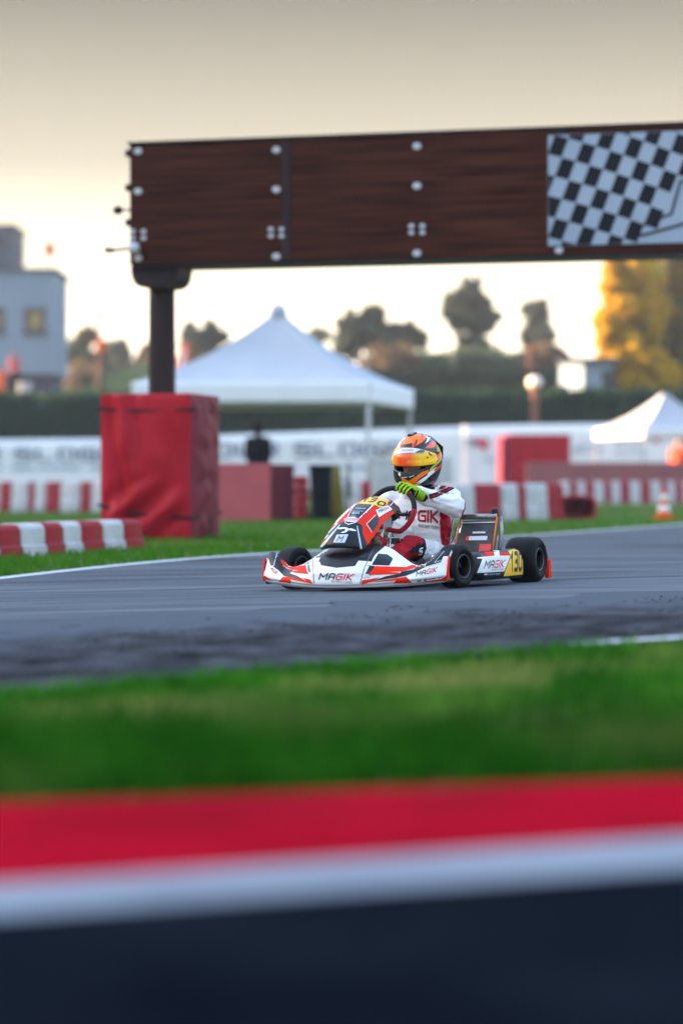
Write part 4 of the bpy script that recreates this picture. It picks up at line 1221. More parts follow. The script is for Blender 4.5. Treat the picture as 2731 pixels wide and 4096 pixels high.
# ================================================================== BYSTANDERS
def bystander(pos, H, rz, label, top, trousers, sit=False, hood=None):
    root = empty('person', tuple(pos), rz, label, 'person', 'bystanders in the paddock')
    k = H / 1.75
    S = lambda *p: Vector(p) * k
    caps = []
    for s in (-1, 1):
        caps += [(S(0.095 * s, 0, 0.92), S(0.105 * s, 0.01, 0.5), 0.085 * k, 0.06 * k), (S(0.105 * s, 0.01, 0.5), S(0.11 * s, 0.03, 0.09), 0.058 * k, 0.042 * k),
                 (S(0.11 * s, 0.03, 0.045), S(0.12 * s, -0.14, 0.035), 0.045 * k, 0.035 * k),
                 (S(0.185 * s, 0, 1.40), S(0.215 * s, 0.03, 1.12), 0.068 * k, 0.06 * k), (S(0.215 * s, 0.03, 1.12), S(0.17 * s, -0.12, 0.93), 0.048 * k, 0.038 * k),
                 (S(0.17 * s, -0.12, 0.93), S(0.15 * s, -0.16, 0.86), 0.038 * k, 0.03 * k)]
    caps += [(S(-0.07, 0, 0.95), S(0.07, 0, 0.95), 0.12 * k, 0.12 * k), (S(0, 0, 0.98), S(0, 0, 1.25), 0.135 * k, 0.15 * k), (S(-0.1, 0, 1.33), S(0.1, 0, 1.33), 0.125 * k, 0.125 * k),
             (S(-0.15, 0, 1.40), S(0.15, 0, 1.40), 0.075 * k, 0.075 * k), (S(0, 0, 1.42), S(0, -0.01, 1.56), 0.058 * k, 0.055 * k), (S(0, -0.015, 1.60), S(0, -0.005, 1.66), 0.088 * k, 0.095 * k), (S(0, -0.09, 1.61), S(0, -0.11, 1.60), 0.02 * k, 0.012 * k)]
    me = fused('body', caps, 0.02, 3)
    mats = [top, trousers, M['skin'], hood or M['cloth_k']]
    o = link('body', me, mats, root)
    for p in me.polygons:
        z = p.center.z / k
        if z > 1.50: p.material_index = 2 if (p.center.y < -0.055 * k and z < 1.69 and hood is None) else 3
        elif z < 0.90 and abs(p.center.x) < 0.17 * k: p.material_index = 1
    return root
pb = Vector((gx(1032, 46.5), 46.5, 0))
bystander(pb, gz(1692, 46.5) + 0.01, R(10), 'person in a black hooded jacket standing behind the pink crash block', M['cloth_k'], M['cloth_k'], hood=M['cloth_k'])
bystander((gx(58, 99), 99, ZT), gz(1402, 99) - ZT, R(30), 'person in a faded red top in front of the grey building', M['cloth_pink'], M['cloth_k'])
bystander((gx(2712, 75), 75, 0), gz(1752, 75), R(-20), 'person in an orange-red jacket under the small sunlit tent', M['cloth_or'], M['cloth_k'])
p = Vector((gx(-8, 99), 99, ZT))
ob = empty('orange_barrel', tuple(p), 0, 'orange barrel at the edge of the terrace by the building', 'barrel')
MB().lathe([(0.26, 0), (0.28, 0.05), (0.28, 0.3), (0.3, 0.33), (0.28, 0.36), (0.28, 0.9), (0.25, 0.95)], 'Z', 20).build('barrel_body', M['orange'], ob, smooth_=True)
MB().lathe([(0.24, 0.95), (0.24, 0.985), (0.2, 0.99)], 'Z', 20).build('lid', M['cloth_or'], ob)
wx = empty('white_crate', (gx(100, 98), 98, ZT), R(12), 'small white crate on the terrace beside the person in faded red', 'crate')
mb = MB()
taper(mb, (0, 0), (0.44, 0.36), (0.5, 0.42), 0.42); mb.build('crate_body', M['bar_white'], wx)
MB().box((0, 0, 0.44), (0.54, 0.46, 0.05), bev=0.012).build('rim', M['vinyl_w'], wx)

# ------------------------------------------------------------------ the hazy air
hz = MB().box((0, 720, 6.6), (540, 1590, 15.8)).build('haze', None)
tag(hz, 'thin warm haze filling the air over the circuit', 'haze', kind='stuff')
hm = bpy.data.materials.new('haze_air'); hm.use_nodes = True
hn = hm.node_tree; hn.nodes.remove(hn.nodes['Principled BSDF'])
pv = hn.nodes.new('ShaderNodeVolumePrincipled'); pv.inputs['Color'].default_value = (0.86, 0.92, 0.98, 1)
pv.inputs['Density'].default_value = 0.00055; pv.inputs['Anisotropy'].default_value = 0.2
hn.links.new(pv.outputs[0], hn.nodes['Material Output'].inputs['Volume'])
hz.data.materials.append(hm)
# ================================================================== KART
K_XY = Vector((0.410, 14.568))
hx = Vector((-math.sin(HEADING), -math.cos(HEADING), 0)); lx = Vector((math.cos(HEADING), -math.sin(HEADING), 0))
def kz(a, b):
    p = Vector((K_XY.x, K_XY.y, 0)) + hx * a + lx * b
    return float(tz(p.x, p.y))
X_F, X_R, T_F, T_R = 0.52, -0.47, 0.515, 0.572
zf = (kz(X_F, T_F) + kz(X_F, -T_F)) / 2; zr = (kz(X_R, T_R) + kz(X_R, -T_R)) / 2
zl_ = (kz(X_F, T_F) + kz(X_R, T_R)) / 2; zr_ = (kz(X_F, -T_F) + kz(X_R, -T_R)) / 2
ux = (hx + Vector((0, 0, (zf - zr) / (X_F - X_R)))).normalized()
uy = (lx + Vector((0, 0, (zl_ - zr_) / (T_F + T_R)))); uz = ux.cross(uy).normalized(); uy = uz.cross(ux)
zo = zr + (zf - zr) * (0 - X_R) / (X_F - X_R)
MK = Matrix(((ux.x, uy.x, uz.x, K_XY.x), (ux.y, uy.y, uz.y, K_XY.y), (ux.z, uy.z, uz.z, zo + 0.001), (0, 0, 0, 1)))
MKI = MK.inverted()
kart = empty('racing_kart', (0, 0, 0), 0, 'white, black and red racing kart number 130 cornering on the asphalt', 'kart')
kart.matrix_world = MK
EYE_L = MKI @ Vector((0, 0, EYE))
def sight(px, py):
    d = MKI.to_3x3() @ Vector(((px - CXP) / FPX, 1.0, (HYP - py) / FPX))
    return d.normalized()

def gloss(name, col, rough=0.3, coat=0.3, **k): return mat(name, col, rough, coat=coat, spec=0.3, **k)
K = {}
K['white'] = gloss('white_bodywork', (0.74, 0.76, 0.79), nz=(9, (0.66, 0.68, 0.71), 0.5, (1, 1, 1)))
K['black'] = gloss('navy_black_bodywork', (0.003, 0.004, 0.008), 0.4, 0.05)
K['red'] = mat('fluorescent_red_sticker', (0.78, 0.024, 0.004), 0.5, spec=0.08)
K['crimson'] = gloss('crimson_sticker', (0.62, 0.01, 0.03), 0.4, 0.1)
K['pink'] = gloss('pink_red_edge', (0.85, 0.25, 0.27), 0.4, 0.1)
K['yellow'] = gloss('yellow_number_plate', (0.86, 0.50, 0.025), 0.45, 0.05)
K['silver'] = gloss('silver_sticker', (0.50, 0.55, 0.62), 0.3, 0.1)
K['grey'] = gloss('grey_print', (0.10, 0.12, 0.15), 0.4, 0.1)
K['ghost'] = gloss('faint_grey_print', (0.016, 0.021, 0.032), 0.4, 0.1)
K['rubber'] = mat('tyre_rubber', (0.003, 0.003, 0.004), 0.6, spec=0.15, nz=(14, (0.007, 0.007, 0.008), 0.9, (1, 1, 1)), bump=(60, 0.15))
K['rim'] = mat('black_rim', (0.004, 0.004, 0.005), 0.4, metal=0.3)
K['rimlip'] = mat('rim_lip', (0.12, 0.12, 0.13), 0.35, metal=0.8)
K['chrome'] = mat('chrome', (0.62, 0.63, 0.66), 0.18, metal=1.0)
K['tube'] = mat('dark_frame_tube', (0.03, 0.03, 0.033), 0.35, metal=0.5)
K['seat'] = mat('grey_fibreglass_seat', (0.30, 0.32, 0.35), 0.35, coat=0.3)
K['tank'] = mat('milky_fuel_tank', (0.62, 0.58, 0.50), 0.5)
K['suede'] = mat('red_suede', (0.36, 0.012, 0.022), 0.85, bump=(300, 0.2))
K['suede_k'] = mat('black_suede', (0.02, 0.02, 0.022), 0.8, bump=(300, 0.2))
K['orangetube'] = mat('orange_rail', (0.62, 0.13, 0.02), 0.4)
K['mesh'] = mat('radiator_mesh', (0.09, 0.10, 0.12), 0.5, metal=0.6)
K['alloy'] = mat('cast_alloy', (0.36, 0.36, 0.37), 0.4, metal=0.8, nz=(20, (0.12, 0.12, 0.12), 0.8, (1, 1, 1)))

# ---- stickers that follow a curved panel
def bvh_of(*objs):
    V, Fc = [], []
    for o in objs:
        n = len(V)
        V += [v.co.copy() for v in o.data.vertices]; Fc += [[i + n for i in p.vertices] for p in o.data.polygons]
    return BVHTree.FromPolygons(V, Fc)
def sticker(name, bvh, polys, material, parent, layer=0, step=6.0, max_jump=0.06, off0=0.0016):
    """polys: outlines in survey units; each is cut into small facets and laid on the panel"""
    bm = bmesh.new()
    for P in polys:
        P = [Vector((p[0], p[1], 0)) for p in P]
        vs = [bm.verts.new(p) for p in P]
        for t in tessellate_polygon([P]):
            try: bm.faces.new([vs[i] for i in t])
            except ValueError: pass
    if not bm.verts: bm.free(); return None
    xs_ = [v.co.x for v in bm.verts]; ys_ = [v.co.y for v in bm.verts]
    for ax, lo, hi in ((0, min(xs_), max(xs_)), (1, min(ys_), max(ys_))):
        k = math.ceil(lo / step) * step
        while k < hi:
            co = Vector((k, 0, 0)) if ax == 0 else Vector((0, k, 0)); no = Vector((1, 0, 0)) if ax == 0 else Vector((0, 1, 0))
            bmesh.ops.bisect_plane(bm, geom=bm.verts[:] + bm.edges[:] + bm.faces[:], plane_co=co, plane_no=no, dist=1e-4)
            k += step
    bad = []; miss = []; hits = []
    off = off0 + 0.0009 * layer
    for v in bm.verts:
        d = sight(v.co.x, v.co.y)
        hit, nrm, idx, dist = bvh.ray_cast(EYE_L, d)
        if hit is None: miss.append((v, d)); continue
        hits.append(dist)
        if nrm.dot(d) > 0: nrm = -nrm
        v.co = hit + nrm * off
    if hits:
        md = sum(hits) / len(hits)
        for v, d in miss:              # a point just past the edge folds onto it
            q, nrm, idx, dist = bvh.find_nearest(EYE_L + d * md)
            if q is None or dist > 0.09: bad.append(v); continue
            if nrm.dot(d) > 0.3: nrm = -nrm
            v.co = q + nrm * off
    else: bad = [v for v, d in miss]
    if bad: bmesh.ops.delete(bm, geom=bad, context='VERTS')
    kill = [f for f in bm.faces if max(e.calc_length() for e in f.edges) > max_jump]
    if kill: bmesh.ops.delete(bm, geom=kill, context='FACES')
    bmesh.ops.recalc_face_normals(bm, faces=bm.faces)
    for f in bm.faces:
        f.normal_update()
        if f.normal.dot(EYE_L - f.calc_center_median()) < 0: f.normal_flip()
    me = bpy.data.meshes.new(name); bm.to_mesh(me); bm.free()
    shade(me)
    return link(name, me, material, parent)
def Z(ox, oy, s): return lambda *pts: [(ox + p[0] / s, oy + p[1] / s) for p in pts]
zA = Z(1030, 2120, 2.3403); zN = Z(1040, 2180, 4.612); zR = Z(1360, 2140, 3.409); z3 = Z(1200, 1920, 3.136)
z6 = Z(1740, 2000, 3.136); zB = Z(1620, 1880, 5.88); zHm = Z(1560, 1710, 6.533); z5 = Z(1480, 1930, 3.733); zZ = Z(1000, 1700, 1.2062)
def lettering(txt, quad, th=0.2, gap=0.42, slant=0.0):
    """lettering squeezed into the outline TL, TR, BR, BL"""
    TL, TR, BR, BL = [Vector(q) for q in quad]
    out = []
    for q, si in stroke_text(txt, th, gap, slant):
        out.append([tuple((BL * (1 - u) + BR * u) * (1 - v) + (TL * (1 - u) + TR * u) * v) for u, v in q])
    return out
def magik(bvh, quad, parent, layer, cut=0.475, th=0.2, dark=None, redm=None):
    TL, TR, BR, BL = [Vector(q) for q in quad]
    m1, m2 = TL.lerp(TR, cut), BL.lerp(BR, cut)
    a, b = TL.lerp(TR, cut + 0.02), BL.lerp(BR, cut + 0.02)
    sticker('lettering', bvh, lettering('MA', (TL, m1, m2, BL), th, slant=0.12), dark or K['black'], parent, layer, 4)
    sticker('lettering', bvh, lettering('GIK', (a, TR, BR, b), th, slant=0.12), redm or K['crimson'], parent, layer, 4)

# ---- front bumper
ta = [0, .10, .16, .22, .28, .34, .39, .43, .47, .51, .55, .585]
t_xf = [1.0, .997, .99, .975, .957, .937, .918, .90, .882, .862, .838, .815]
t_zb = [.034, .035, .036, .039, .043, .048, .053, .057, .061, .065, .070, .078]
t_zt = [.262, .26, .253, .230, .190, .154, .136, .145, .185, .215, .226, .224]
t_xt = [.735, .735, .74, .745, .755, .775, .79, .79, .775, .76, .745, .735]
t_xm = [.985, .982, .972, .955, .935, .915, .895, .875, .86, .842, .82, .80]     # at 40 % height
t_zm = [.125, .125, .124, .12, .112, .10, .096, .10, .115, .125, .13, .13]
t_xs = [.905, .905, .90, .885, .87, .86, .85, .84, .825, .81, .79, .772]         # shoulder
t_zs = [.205, .204, .198, .18, .155, .132, .122, .128, .155, .178, .19, .188]
NC = 0.008
def nose_sec(y):
    a = abs(y - NC); g = lambda t: float(np.interp(a, ta, t))
    P = crom([(g(t_xf) - 0.03, g(t_zb) - 0.012), (g(t_xf), g(t_zb) + 0.006), (g(t_xf) - 0.003, (g(t_zb) + g(t_zm)) / 2), (g(t_xm), g(t_zm)), (g(t_xs), g(t_zs)), (g(t_xt), g(t_zt))], 26)
    Q = [(x - 0.012, z - 0.014) for x, z in P[::-1]]
    return [(p[0], y, p[1]) for p in P] + [(q[0], y, max(q[1], 0.022)) for q in Q]
ysn = np.linspace(NC - 0.575, NC + 0.575, 111)
mb = MB(); rows = [nose_sec(y) for y in ysn]
mb.grid(rows, closed_v=True)
nr = len(rows[0])
mb.f.append(tuple(range(nr))); mb.f.append(tuple(range((110) * nr, 111 * nr))[::-1])
nose = mb.build('front_bumper', [K['white'], K['black']], kart); auto_smooth(nose.data, 50)
for k_, p_ in enumerate(nose.data.polygons):
    c_ = p_.center; a_ = abs(c_.y - NC); j_ = k_ % nr
    if k_ < 110 * nr and ((a_ < .172 and 18 <= j_ <= 33) or (a_ > .452 and 20 <= j_ <= 31)): p_.material_index = 1
bN = bvh_of(nose)
# outer fins with an open slot in front of the tyres
for s in (-1, 1):
    y = NC + s * 0.580
    prof = [(.815, .055), (.822, .10), (.805, .16), (.79, .19), (.78, .188), (.79, .16), (.80, .10), (.79, .062)]
    mb = MB(); V = [(p[0], y - 0.004, p[1]) for p in prof] + [(p[0], y + 0.004, p[1]) for p in prof]; n_ = len(prof)
    mb.add(V, [tuple(range(n_)), tuple(range(2 * n_ - 1, n_ - 1, -1))] + [(i, (i + 1) % n_, n_ + (i + 1) % n_, n_ + i) for i in range(n_)])
    mb.build('bumper_fin', K['red'], kart)
    MB().tube([(.79, y - s * 0.012, .05), (.70, y - s * 0.02, .052), (.60, y - s * 0.10, .055)], 0.012, 8).build('bumper_stay', K['tube'], kart, smooth_=True)
S_ = lambda nm, polys, m, L=0, b=None, par=None, st=6.0: sticker(nm, b or bN, polys, m, par or nose, L, st)
S_('sticker', [zA((530, 160), (560, 60), (1060, 60), (1105, 150), (1010, 262), (925, 272), (950, 280), (912, 338), (740, 355), (592, 330), (580, 275), (605, 262), (540, 258))], K['black'])
# kart's off side wing
S_('sticker', [zN((110, 85), (200, 62), (330, 92), (440, 160), (452, 185), (368, 298), (420, 390), (500, 440), (600, 475), (550, 525), (690, 570), (830, 655), (640, 620), (440, 575), (350, 480), (250, 410), (190, 370))], K['black'])
S_('sticker', [zN((452, 190), (500, 280), (590, 340), (610, 350), (560, 368), (740, 388), (850, 375), (865, 480), (900, 535), (730, 525), (580, 505), (585, 490), (720, 478), (560, 455), (430, 385), (375, 300))], K['red'], 1)
S_('sticker', [zN((885, 150), (905, 360), (760, 362), (830, 280)), zN((875, 375), (915, 370), (935, 515), (880, 490))], K['grey'])
S_('sticker', [zN((430, 590), (560, 600), (830, 655), (870, 668), (760, 600), (930, 640), (970, 712), (700, 660), (555, 640), (575, 665), (560, 702), (340, 678))], K['red'], 1)
S_('sticker', [zN((62, 560), (250, 662), (75, 632))], K['red'])
S_('sticker', [zN((84, 125), (104, 112), (112, 300), (100, 470), (80, 480))], K['black'])
S_('sticker', [zN((318, 95), (330, 95), (258, 395), (245, 395)), zN((205, 385), (258, 380), (255, 398), (210, 400))], K['silver'], 1)
magik(bN, zN((190, 400), (335, 485), (300, 560), (190, 460)), nose, 1)
# kart's near side wing
S_('sticker', [zR((520, 255), (640, 265), (722, 322), (670, 418), (430, 410))], K['black'])
S_('sticker', [zR((400, 420), (475, 425), (430, 520), (345, 532))], K['black'])
S_('sticker', [zR((480, 428), (900, 440), (1040, 385), (1115, 345), (1108, 385), (1050, 440), (850, 500), (640, 503), (808, 515), (800, 535), (385, 545))], K['red'], 1)
S_('sticker', [zR((430, 635), (620, 565), (800, 530), (835, 505), (1000, 470), (1110, 395), (1125, 340), (1165, 235), (1240, 205), (1365, 192), (1445, 205), (1372, 372), (1150, 447), (1010, 515), (890, 560), (780, 580))], K['black'])
S_('sticker', [zR((300, 620), (550, 578), (430, 640), (780, 590), (900, 570), (980, 650), (725, 663), (760, 620), (400, 645), (292, 675))], K['red'], 1)
S_('sticker', [zR((1210, 622), (1380, 600), (1452, 545), (1452, 622), (1100, 648))], K['red'])
S_('sticker', [zR((1243, 222), (1252, 222), (1157, 440), (1147, 440)), zR((1157, 440), (1370, 372), (1370, 380), (1150, 449)), zR((1415, 225), (1422, 225), (1290, 378), (1280, 380)), zR((1290, 372), (1375, 345), (1375, 352), (1285, 380))], K['silver'], 1)
magik(bN, zR((1035, 505), (1330, 432), (1312, 505), (1035, 572)), nose, 1)
S_('lettering', [zR((1050, 620), (1105, 610), (1105, 632), (1050, 642)), zR((1135, 605), (1185, 596), (1180, 625), (1140, 630)), zR((1200, 600), (1300, 582), (1300, 592), (1200, 610)), zR((1320, 578), (1395, 565), (1395, 574), (1320, 588))], K['grey'], 1)
def ghosts(fn, spots, w, h, b, par):
    P = []
    for (x, y, a) in spots:
        e = Vector((math.cos(a), math.sin(a))) * w; f = Vector((-math.sin(a), math.cos(a))) * h; o_ = Vector((x, y))
        P += lettering('MAGIK', [fn(tuple(q))[0] for q in (o_, o_ + e, o_ + e + f, o_ + f)], 0.24)
    sticker('ghost_lettering', b, P, K['ghost'], par, 1, 6)
ghosts(zR, [(520, 285, .12), (490, 320, .12), (560, 375, .1), (620, 310, .15), (1200, 260, -.25), (1270, 290, -.25), (1180, 330, -.25), (1240, 350, -.25), (1290, 225, -.25), (900, 520, -.2), (700, 575, -.2)], 95, 26, bN, nose)
ghosts(zN, [(150, 110, .35), (240, 150, .35), (180, 210, .35), (280, 250, .35), (300, 330, .5), (380, 440, .45), (520, 530, .2)], 90, 26, bN, nose)
magik(bN, zA((580, 403), (908, 410), (885, 474), (570, 466)), nose, 1)
S_('lettering', lettering('REPARTO CORSE', zA((690, 474), (890, 483), (886, 498), (688, 489)), 0.16, 0.4), K['grey'], 1, st=5)
S_('crease_line', [zA((510, 150), (517, 150), (530, 500), (524, 500)), zA((1085, 170), (1092, 172), (1005, 350), (962, 505), (955, 505), (998, 350))], K['grey'], 0)
# scuffs
for _ in range(16):
    x, y = random.uniform(960, 1060), random.uniform(330, 480)
    S_('scuff', [zA((x, y), (x + random.uniform(8, 40), y + random.uniform(-4, 4)), (x + random.uniform(8, 30), y + random.uniform(2, 7)))], K['grey'], 2)

# ---- steering fairing
spine = crom([(.935, .246), (.938, .268), (.915, .312), (.845, .370), (.735, .434), (.615, .484), (.49, .521), (.385, .537), (.315, .533)], 40)
fw = np.interp(np.linspace(0, 1, 40), [0, .1, .3, .5, .7, .85, 1], [.134, .141, .150, .152, .148, .143, .132])
fdz = np.interp(np.linspace(0, 1, 40), [0, .15, .4, .7, 1], [.012, .03, .075, .085, .09])
fdx = np.interp(np.linspace(0, 1, 40), [0, .15, .4, .7, 1], [.075, .085, .07, .035, .0])
FC = -0.038
def fair(i, s, inset=0.0):
    x, z = spine[i]
    a = abs(s) ** 2.4
    tgt = spine[min(i + 1, 39)] - spine[max(i - 1, 0)]; tgt = tgt / np.linalg.norm(tgt)
    nrm = np.array([tgt[1], -tgt[0]])
    if nrm[1] < 0 and i > 6: nrm = -nrm
    if i <= 6 and nrm[0] < 0: nrm = -nrm
    return (x - fdx[i] * a - nrm[0] * inset, FC + s * (fw[i] - inset), z - fdz[i] * a - nrm[1] * inset)
ss = np.linspace(-1, 1, 29)
mb = MB()
P = [[fair(i, s) for s in ss] + [fair(i, s, 0.008) for s in ss[::-1]] for i in range(40)]
mb.grid(P, closed_v=True)
nn_ = len(P[0])
for i0 in (0, 39):
    for j in range(28):
        mb.f.append((i0 * nn_ + j, i0 * nn_ + j + 1, i0 * nn_ + nn_ - 2 - j, i0 * nn_ + nn_ - 1 - j))
fairing = mb.build('steering_fairing', [K['red'], K['black']], kart); auto_smooth(fairing.data, 50)
for p_ in fairing.data.polygons:
    if p_.center.z < .262: p_.material_index = 1
bF = bvh_of(fairing)
T_ = lambda nm, polys, m, L=0, st=6.0: sticker(nm, bF, polys, m, fairing, L, st)
T_('sticker', [z3((225, 900), (262, 800), (300, 715), (470, 550), (560, 520), (720, 535), (780, 570), (785, 680), (835, 790), (800, 900), (520, 900))], K['black'])
T_('sticker', [z3((497, 562), (508, 562), (300, 830), (262, 850), (262, 825)), z3((707, 575), (720, 585), (778, 862), (752, 865)), z3((295, 715), (470, 545), (480, 550), (310, 730))], K['silver'], 1)
T_('sticker', [z3((462, 688), (605, 684), (560, 790), (415, 786))], K['silver'], 1)
T_('lettering', lettering('M', z3((492, 702), (560, 700), (520, 772), (455, 774)), 0.16), K['black'], 2, 4)
T_('sticker', [z3((468, 602), (560, 597), (600, 605), (608, 632), (580, 658), (530, 668), (508, 660), (555, 648), (572, 628), (560, 615), (480, 622)), z3((612, 612), (650, 612), (700, 632), (698, 646), (655, 640), (610, 632))], K['white'], 1)
el = [(645 + 92 * math.cos(q), 500 + 31 * math.sin(q)) for q in np.linspace(0, 2 * math.pi, 25)[:-1]]
T_('sticker', [z3(*el)], K['white'], 2)
T_('sticker', [z3((570 + 24 * k, 482), (583 + 24 * k, 482), (579 + 24 * k, 518), (566 + 24 * k, 518)) for k in range(7)], K['crimson'], 3, 4)
T_('sticker', [z3((555, 520), (565, 518), (572, 540), (605, 556), (690, 530), (715, 515), (725, 520), (700, 540), (605, 570), (562, 545))], K['silver'], 2)
T_('sticker', [z3((712, 300), (905, 312), (830, 390), (742, 482), (605, 465), (640, 380))], K['black'])
T_('lettering', lettering('FREELINE', z3((700, 352), (828, 352), (815, 368), (690, 368)), .2) + lettering('EM', z3((655, 408), (740, 408), (735, 432), (650, 432)), .25) + lettering('REPARTO', z3((660, 390), (790, 392), (785, 402), (655, 400)), .2) + lettering('PRO', z3((645, 452), (702, 452), (690, 466), (640, 466)), .25), K['silver'], 1, 4)
T_('sticker', [z3((905, 312), (925, 316), (835, 402), (838, 410), (805, 418), (808, 430), (778, 442), (780, 455), (745, 490), (738, 478), (830, 390)), z3((700, 303), (712, 300), (640, 380), (606, 466), (595, 462))], K['white'], 1)
T_('sticker', [z3((825, 222), (900, 208), (985, 215), (1105, 268), (1070, 345), (1000, 352), (950, 322), (880, 308), (738, 300))], K['yellow'], 1)
T_('lettering', lettering('1', z3((790, 228), (880, 222), (832, 282), (770, 284)), .3), K['black'], 2, 4)
T_('lettering', lettering('3', z3((905, 222), (990, 226), (925, 286), (845, 284)), .3), K['black'], 2, 4)
T_('lettering', lettering('0', z3((985, 260), (1085, 285), (1060, 338), (950, 316)), .3), K['black'], 2, 4)
T_('sticker', [z3((850, 215), (870, 198), (1000, 183), (1120, 196), (1192, 235), (1122, 272), (985, 213), (900, 206), (822, 220))], K['white'], 0)
T_('lettering', lettering('GIK', z3((1005, 192), (1125, 196), (1110, 222), (990, 210)), .3), K['crimson'], 2, 4)
T_('sticker', [z3((945, 382), (1105, 322), (1152, 372), (1080, 410), (1015, 452), (985, 470))], K['white'], 2)
magik(bF, z3((970, 378), (1105, 335), (1115, 365), (985, 425)), fairing, 3, th=0.26)
T_('sticker', [z3((828, 556), (950, 440), (985, 480), (975, 560), (900, 660))], K['black'], 1)
T_('sticker', [z3((945, 432), (955, 442), (840, 556), (905, 655), (892, 665), (820, 556))], K['pink'], 2)
T_('sticker', [z3((1122, 272), (1195, 238), (1330, 360), (1330, 400), (1180, 405), (1150, 372), (1105, 320))], K['black'], 1)
T_('sticker', [z3((1195, 240), (1205, 250), (1130, 330), (1120, 320))], K['silver'], 2)
for k in range(5):
    bx, by = 858 - 18 * k, 400 + 28 * k
    T_('slot', [z3((bx - 28, by - 6), (bx + 18, by + 2), (bx + 10, by + 10), (bx - 20, by + 4))], K['crimson'], 1)
T_('sticker', [z3((400, 575), (500, 465), (620, 350), (760, 250), (870, 196), (880, 206), (770, 268), (640, 360), (520, 480), (420, 585))], K['white'], 0)
# plain inner support and brackets
br = MB().tube([(.36, .07, .43), (.31, .02, .40), (.25, -.01, .42)], 0.010, 8).tube([(.36, -.12, .43), (.31, -.05, .40), (.25, -.01, .42)], 0.010, 8)
br.build('fairing_bracket', K['tube'], kart, smooth_=True)
MB().box((.44, .055, .385), (.12, .010, .06), bev=0.004).build('fairing_inner_panel', K['seat'], kart)

# ---- wheels
def tyre(x, y, r, w, rim_r, name, steer=0.0, side=1):
    hw = w / 2
    prof = crom([(rim_r, -hw * .80), (rim_r + .012, -hw * .90), (rim_r + (r - rim_r) * .45, -hw * 1.0), (r - .022, -hw * .96), (r - .006, -hw * .80), (r - .001, -hw * .5), (r, 0), (r - .001, hw * .5), (r - .006, hw * .80), (r - .022, hw * .96), (rim_r + (r - rim_r) * .45, hw * 1.0), (rim_r + .012, hw * .90), (rim_r, hw * .80)], 44)
    o = MB().lathe([tuple(p) for p in prof], 'Y', 56, caps=False).build(name, K['rubber'], kart, smooth_=True)
    o.location = (x, y, r - 0.002); o.rotation_euler = (0, 0, steer)
    q = [(rim_r + .004, -hw * .82), (rim_r + .006, -hw * .86), (rim_r - .004, -hw * .88), (rim_r - .010, -hw * .70), (rim_r - .014, 0), (rim_r - .010, hw * .70), (rim_r - .004, hw * .88), (rim_r + .006, hw * .86), (rim_r + .004, hw * .82)]
    rm = MB().lathe(q, 'Y', 40, caps=False).build('rim', K['rim'], o, smooth_=True)
    lp = MB()
    for s in (-1, 1): lp.tube([(math.cos(a) * (rim_r + .001), s * hw * .885, math.sin(a) * (rim_r + .001)) for a in np.linspace(0, 2 * math.pi, 41)[:-1]], 0.0035, 6, closed=True)
    lp.build('rim_lip', K['rimlip'], o, smooth_=True)
    hb_ = MB().lathe([(0.02, -0.03 * side - .0), (0.045, -0.025 * side), (0.045, 0.0), (0.03, 0.012 * side), (0.012, 0.035 * side), (0.004, 0.036 * side)], 'Y', 20)
    hb_.lathe([(0.044, -0.012), (rim_r - .013, -0.012), (rim_r - .013, -0.004), (0.044, -0.004)], 'Y', 24, caps=False)
    hb_.build('hub', K['rim'], o, smooth_=True)
    return o
st_ = -R(11)
tyre(X_F, T_F, 0.127, 0.128, 0.066, 'front_tyre', st_, 1); tyre(X_F, -T_F, 0.127, 0.128, 0.066, 'front_tyre', st_, -1)
tyre(X_R, T_R, 0.139, 0.205, 0.066, 'rear_tyre', 0, 1); tyre(X_R, -T_R, 0.139, 0.205, 0.066, 'rear_tyre', 0, -1)
MB().tube([(X_R, -0.52, .139), (X_R, 0.52, .139)], 0.022, 14).build('rear_axle', K['chrome'], kart, smooth_=True)
for s in (-1, 1):
    MB().tube([(X_F, s * 0.30, .13), (X_F, s * 0.50, .128)], 0.014, 10).build('stub_axle', K['chrome'], kart, smooth_=True)
    MB().tube([(X_F - 0.01, s * 0.38, .06), (X_F - 0.01, s * 0.375, .19)], 0.014, 10).build('king_pin', K['chrome'], kart, smooth_=True)
    MB().tube([(0.43, s * 0.40, .11), (0.42, s * 0.04, .14)], 0.008, 8).build('track_rod', K['chrome'], kart, smooth_=True)

# ---- chassis
mb = MB()
for s in (-1, 1):
    mb.tube([(-.60, s * .33, .06), (-.30, s * .33, .055), (.05, s * .30, .05), (.30, s * .22, .05), (.50, s * .20, .055), (.80, s * .20, .06)], 0.015, 10)
    mb.tube([(X_F, s * .20, .055), (X_F, s * .38, .10)], 0.015, 10)
    mb.tube([(.24, s * .27, .055), (.24, s * .55, .06), (-.18, s * .58, .06), (-.18, s * .31, .055)], 0.012, 8)
mb.tube([(.80, -.20, .06), (.80, .20, .06)], 0.015, 10); mb.tube([(-.05, -.31, .05), (-.05, .31, .05)], 0.015, 10); mb.tube([(-.60, -.33, .06), (-.60, .33, .06)], 0.015, 10)
mb.build('chassis_frame', K['tube'], kart, smooth_=True)
MB().box((.40, 0, .036), (.78, .46, .004)).build('floor_tray', K['black'], kart)
MB().tube([(.66, -.02, .07), (.42, -.015, .24), (.235, -.01, .45)], 0.011, 10).build('steering_column', K['chrome'], kart, smooth_=True)
for y0, s in ((0.10, 1), (-.12, -1)):
    MB().tube([(.62, y0 - .0, .06), (.655, y0, .14), (.66, y0, .205), (.66, y0 + s * .05, .21)], 0.008, 8).build('pedal', K['chrome'], kart, smooth_=True)
mb = MB()
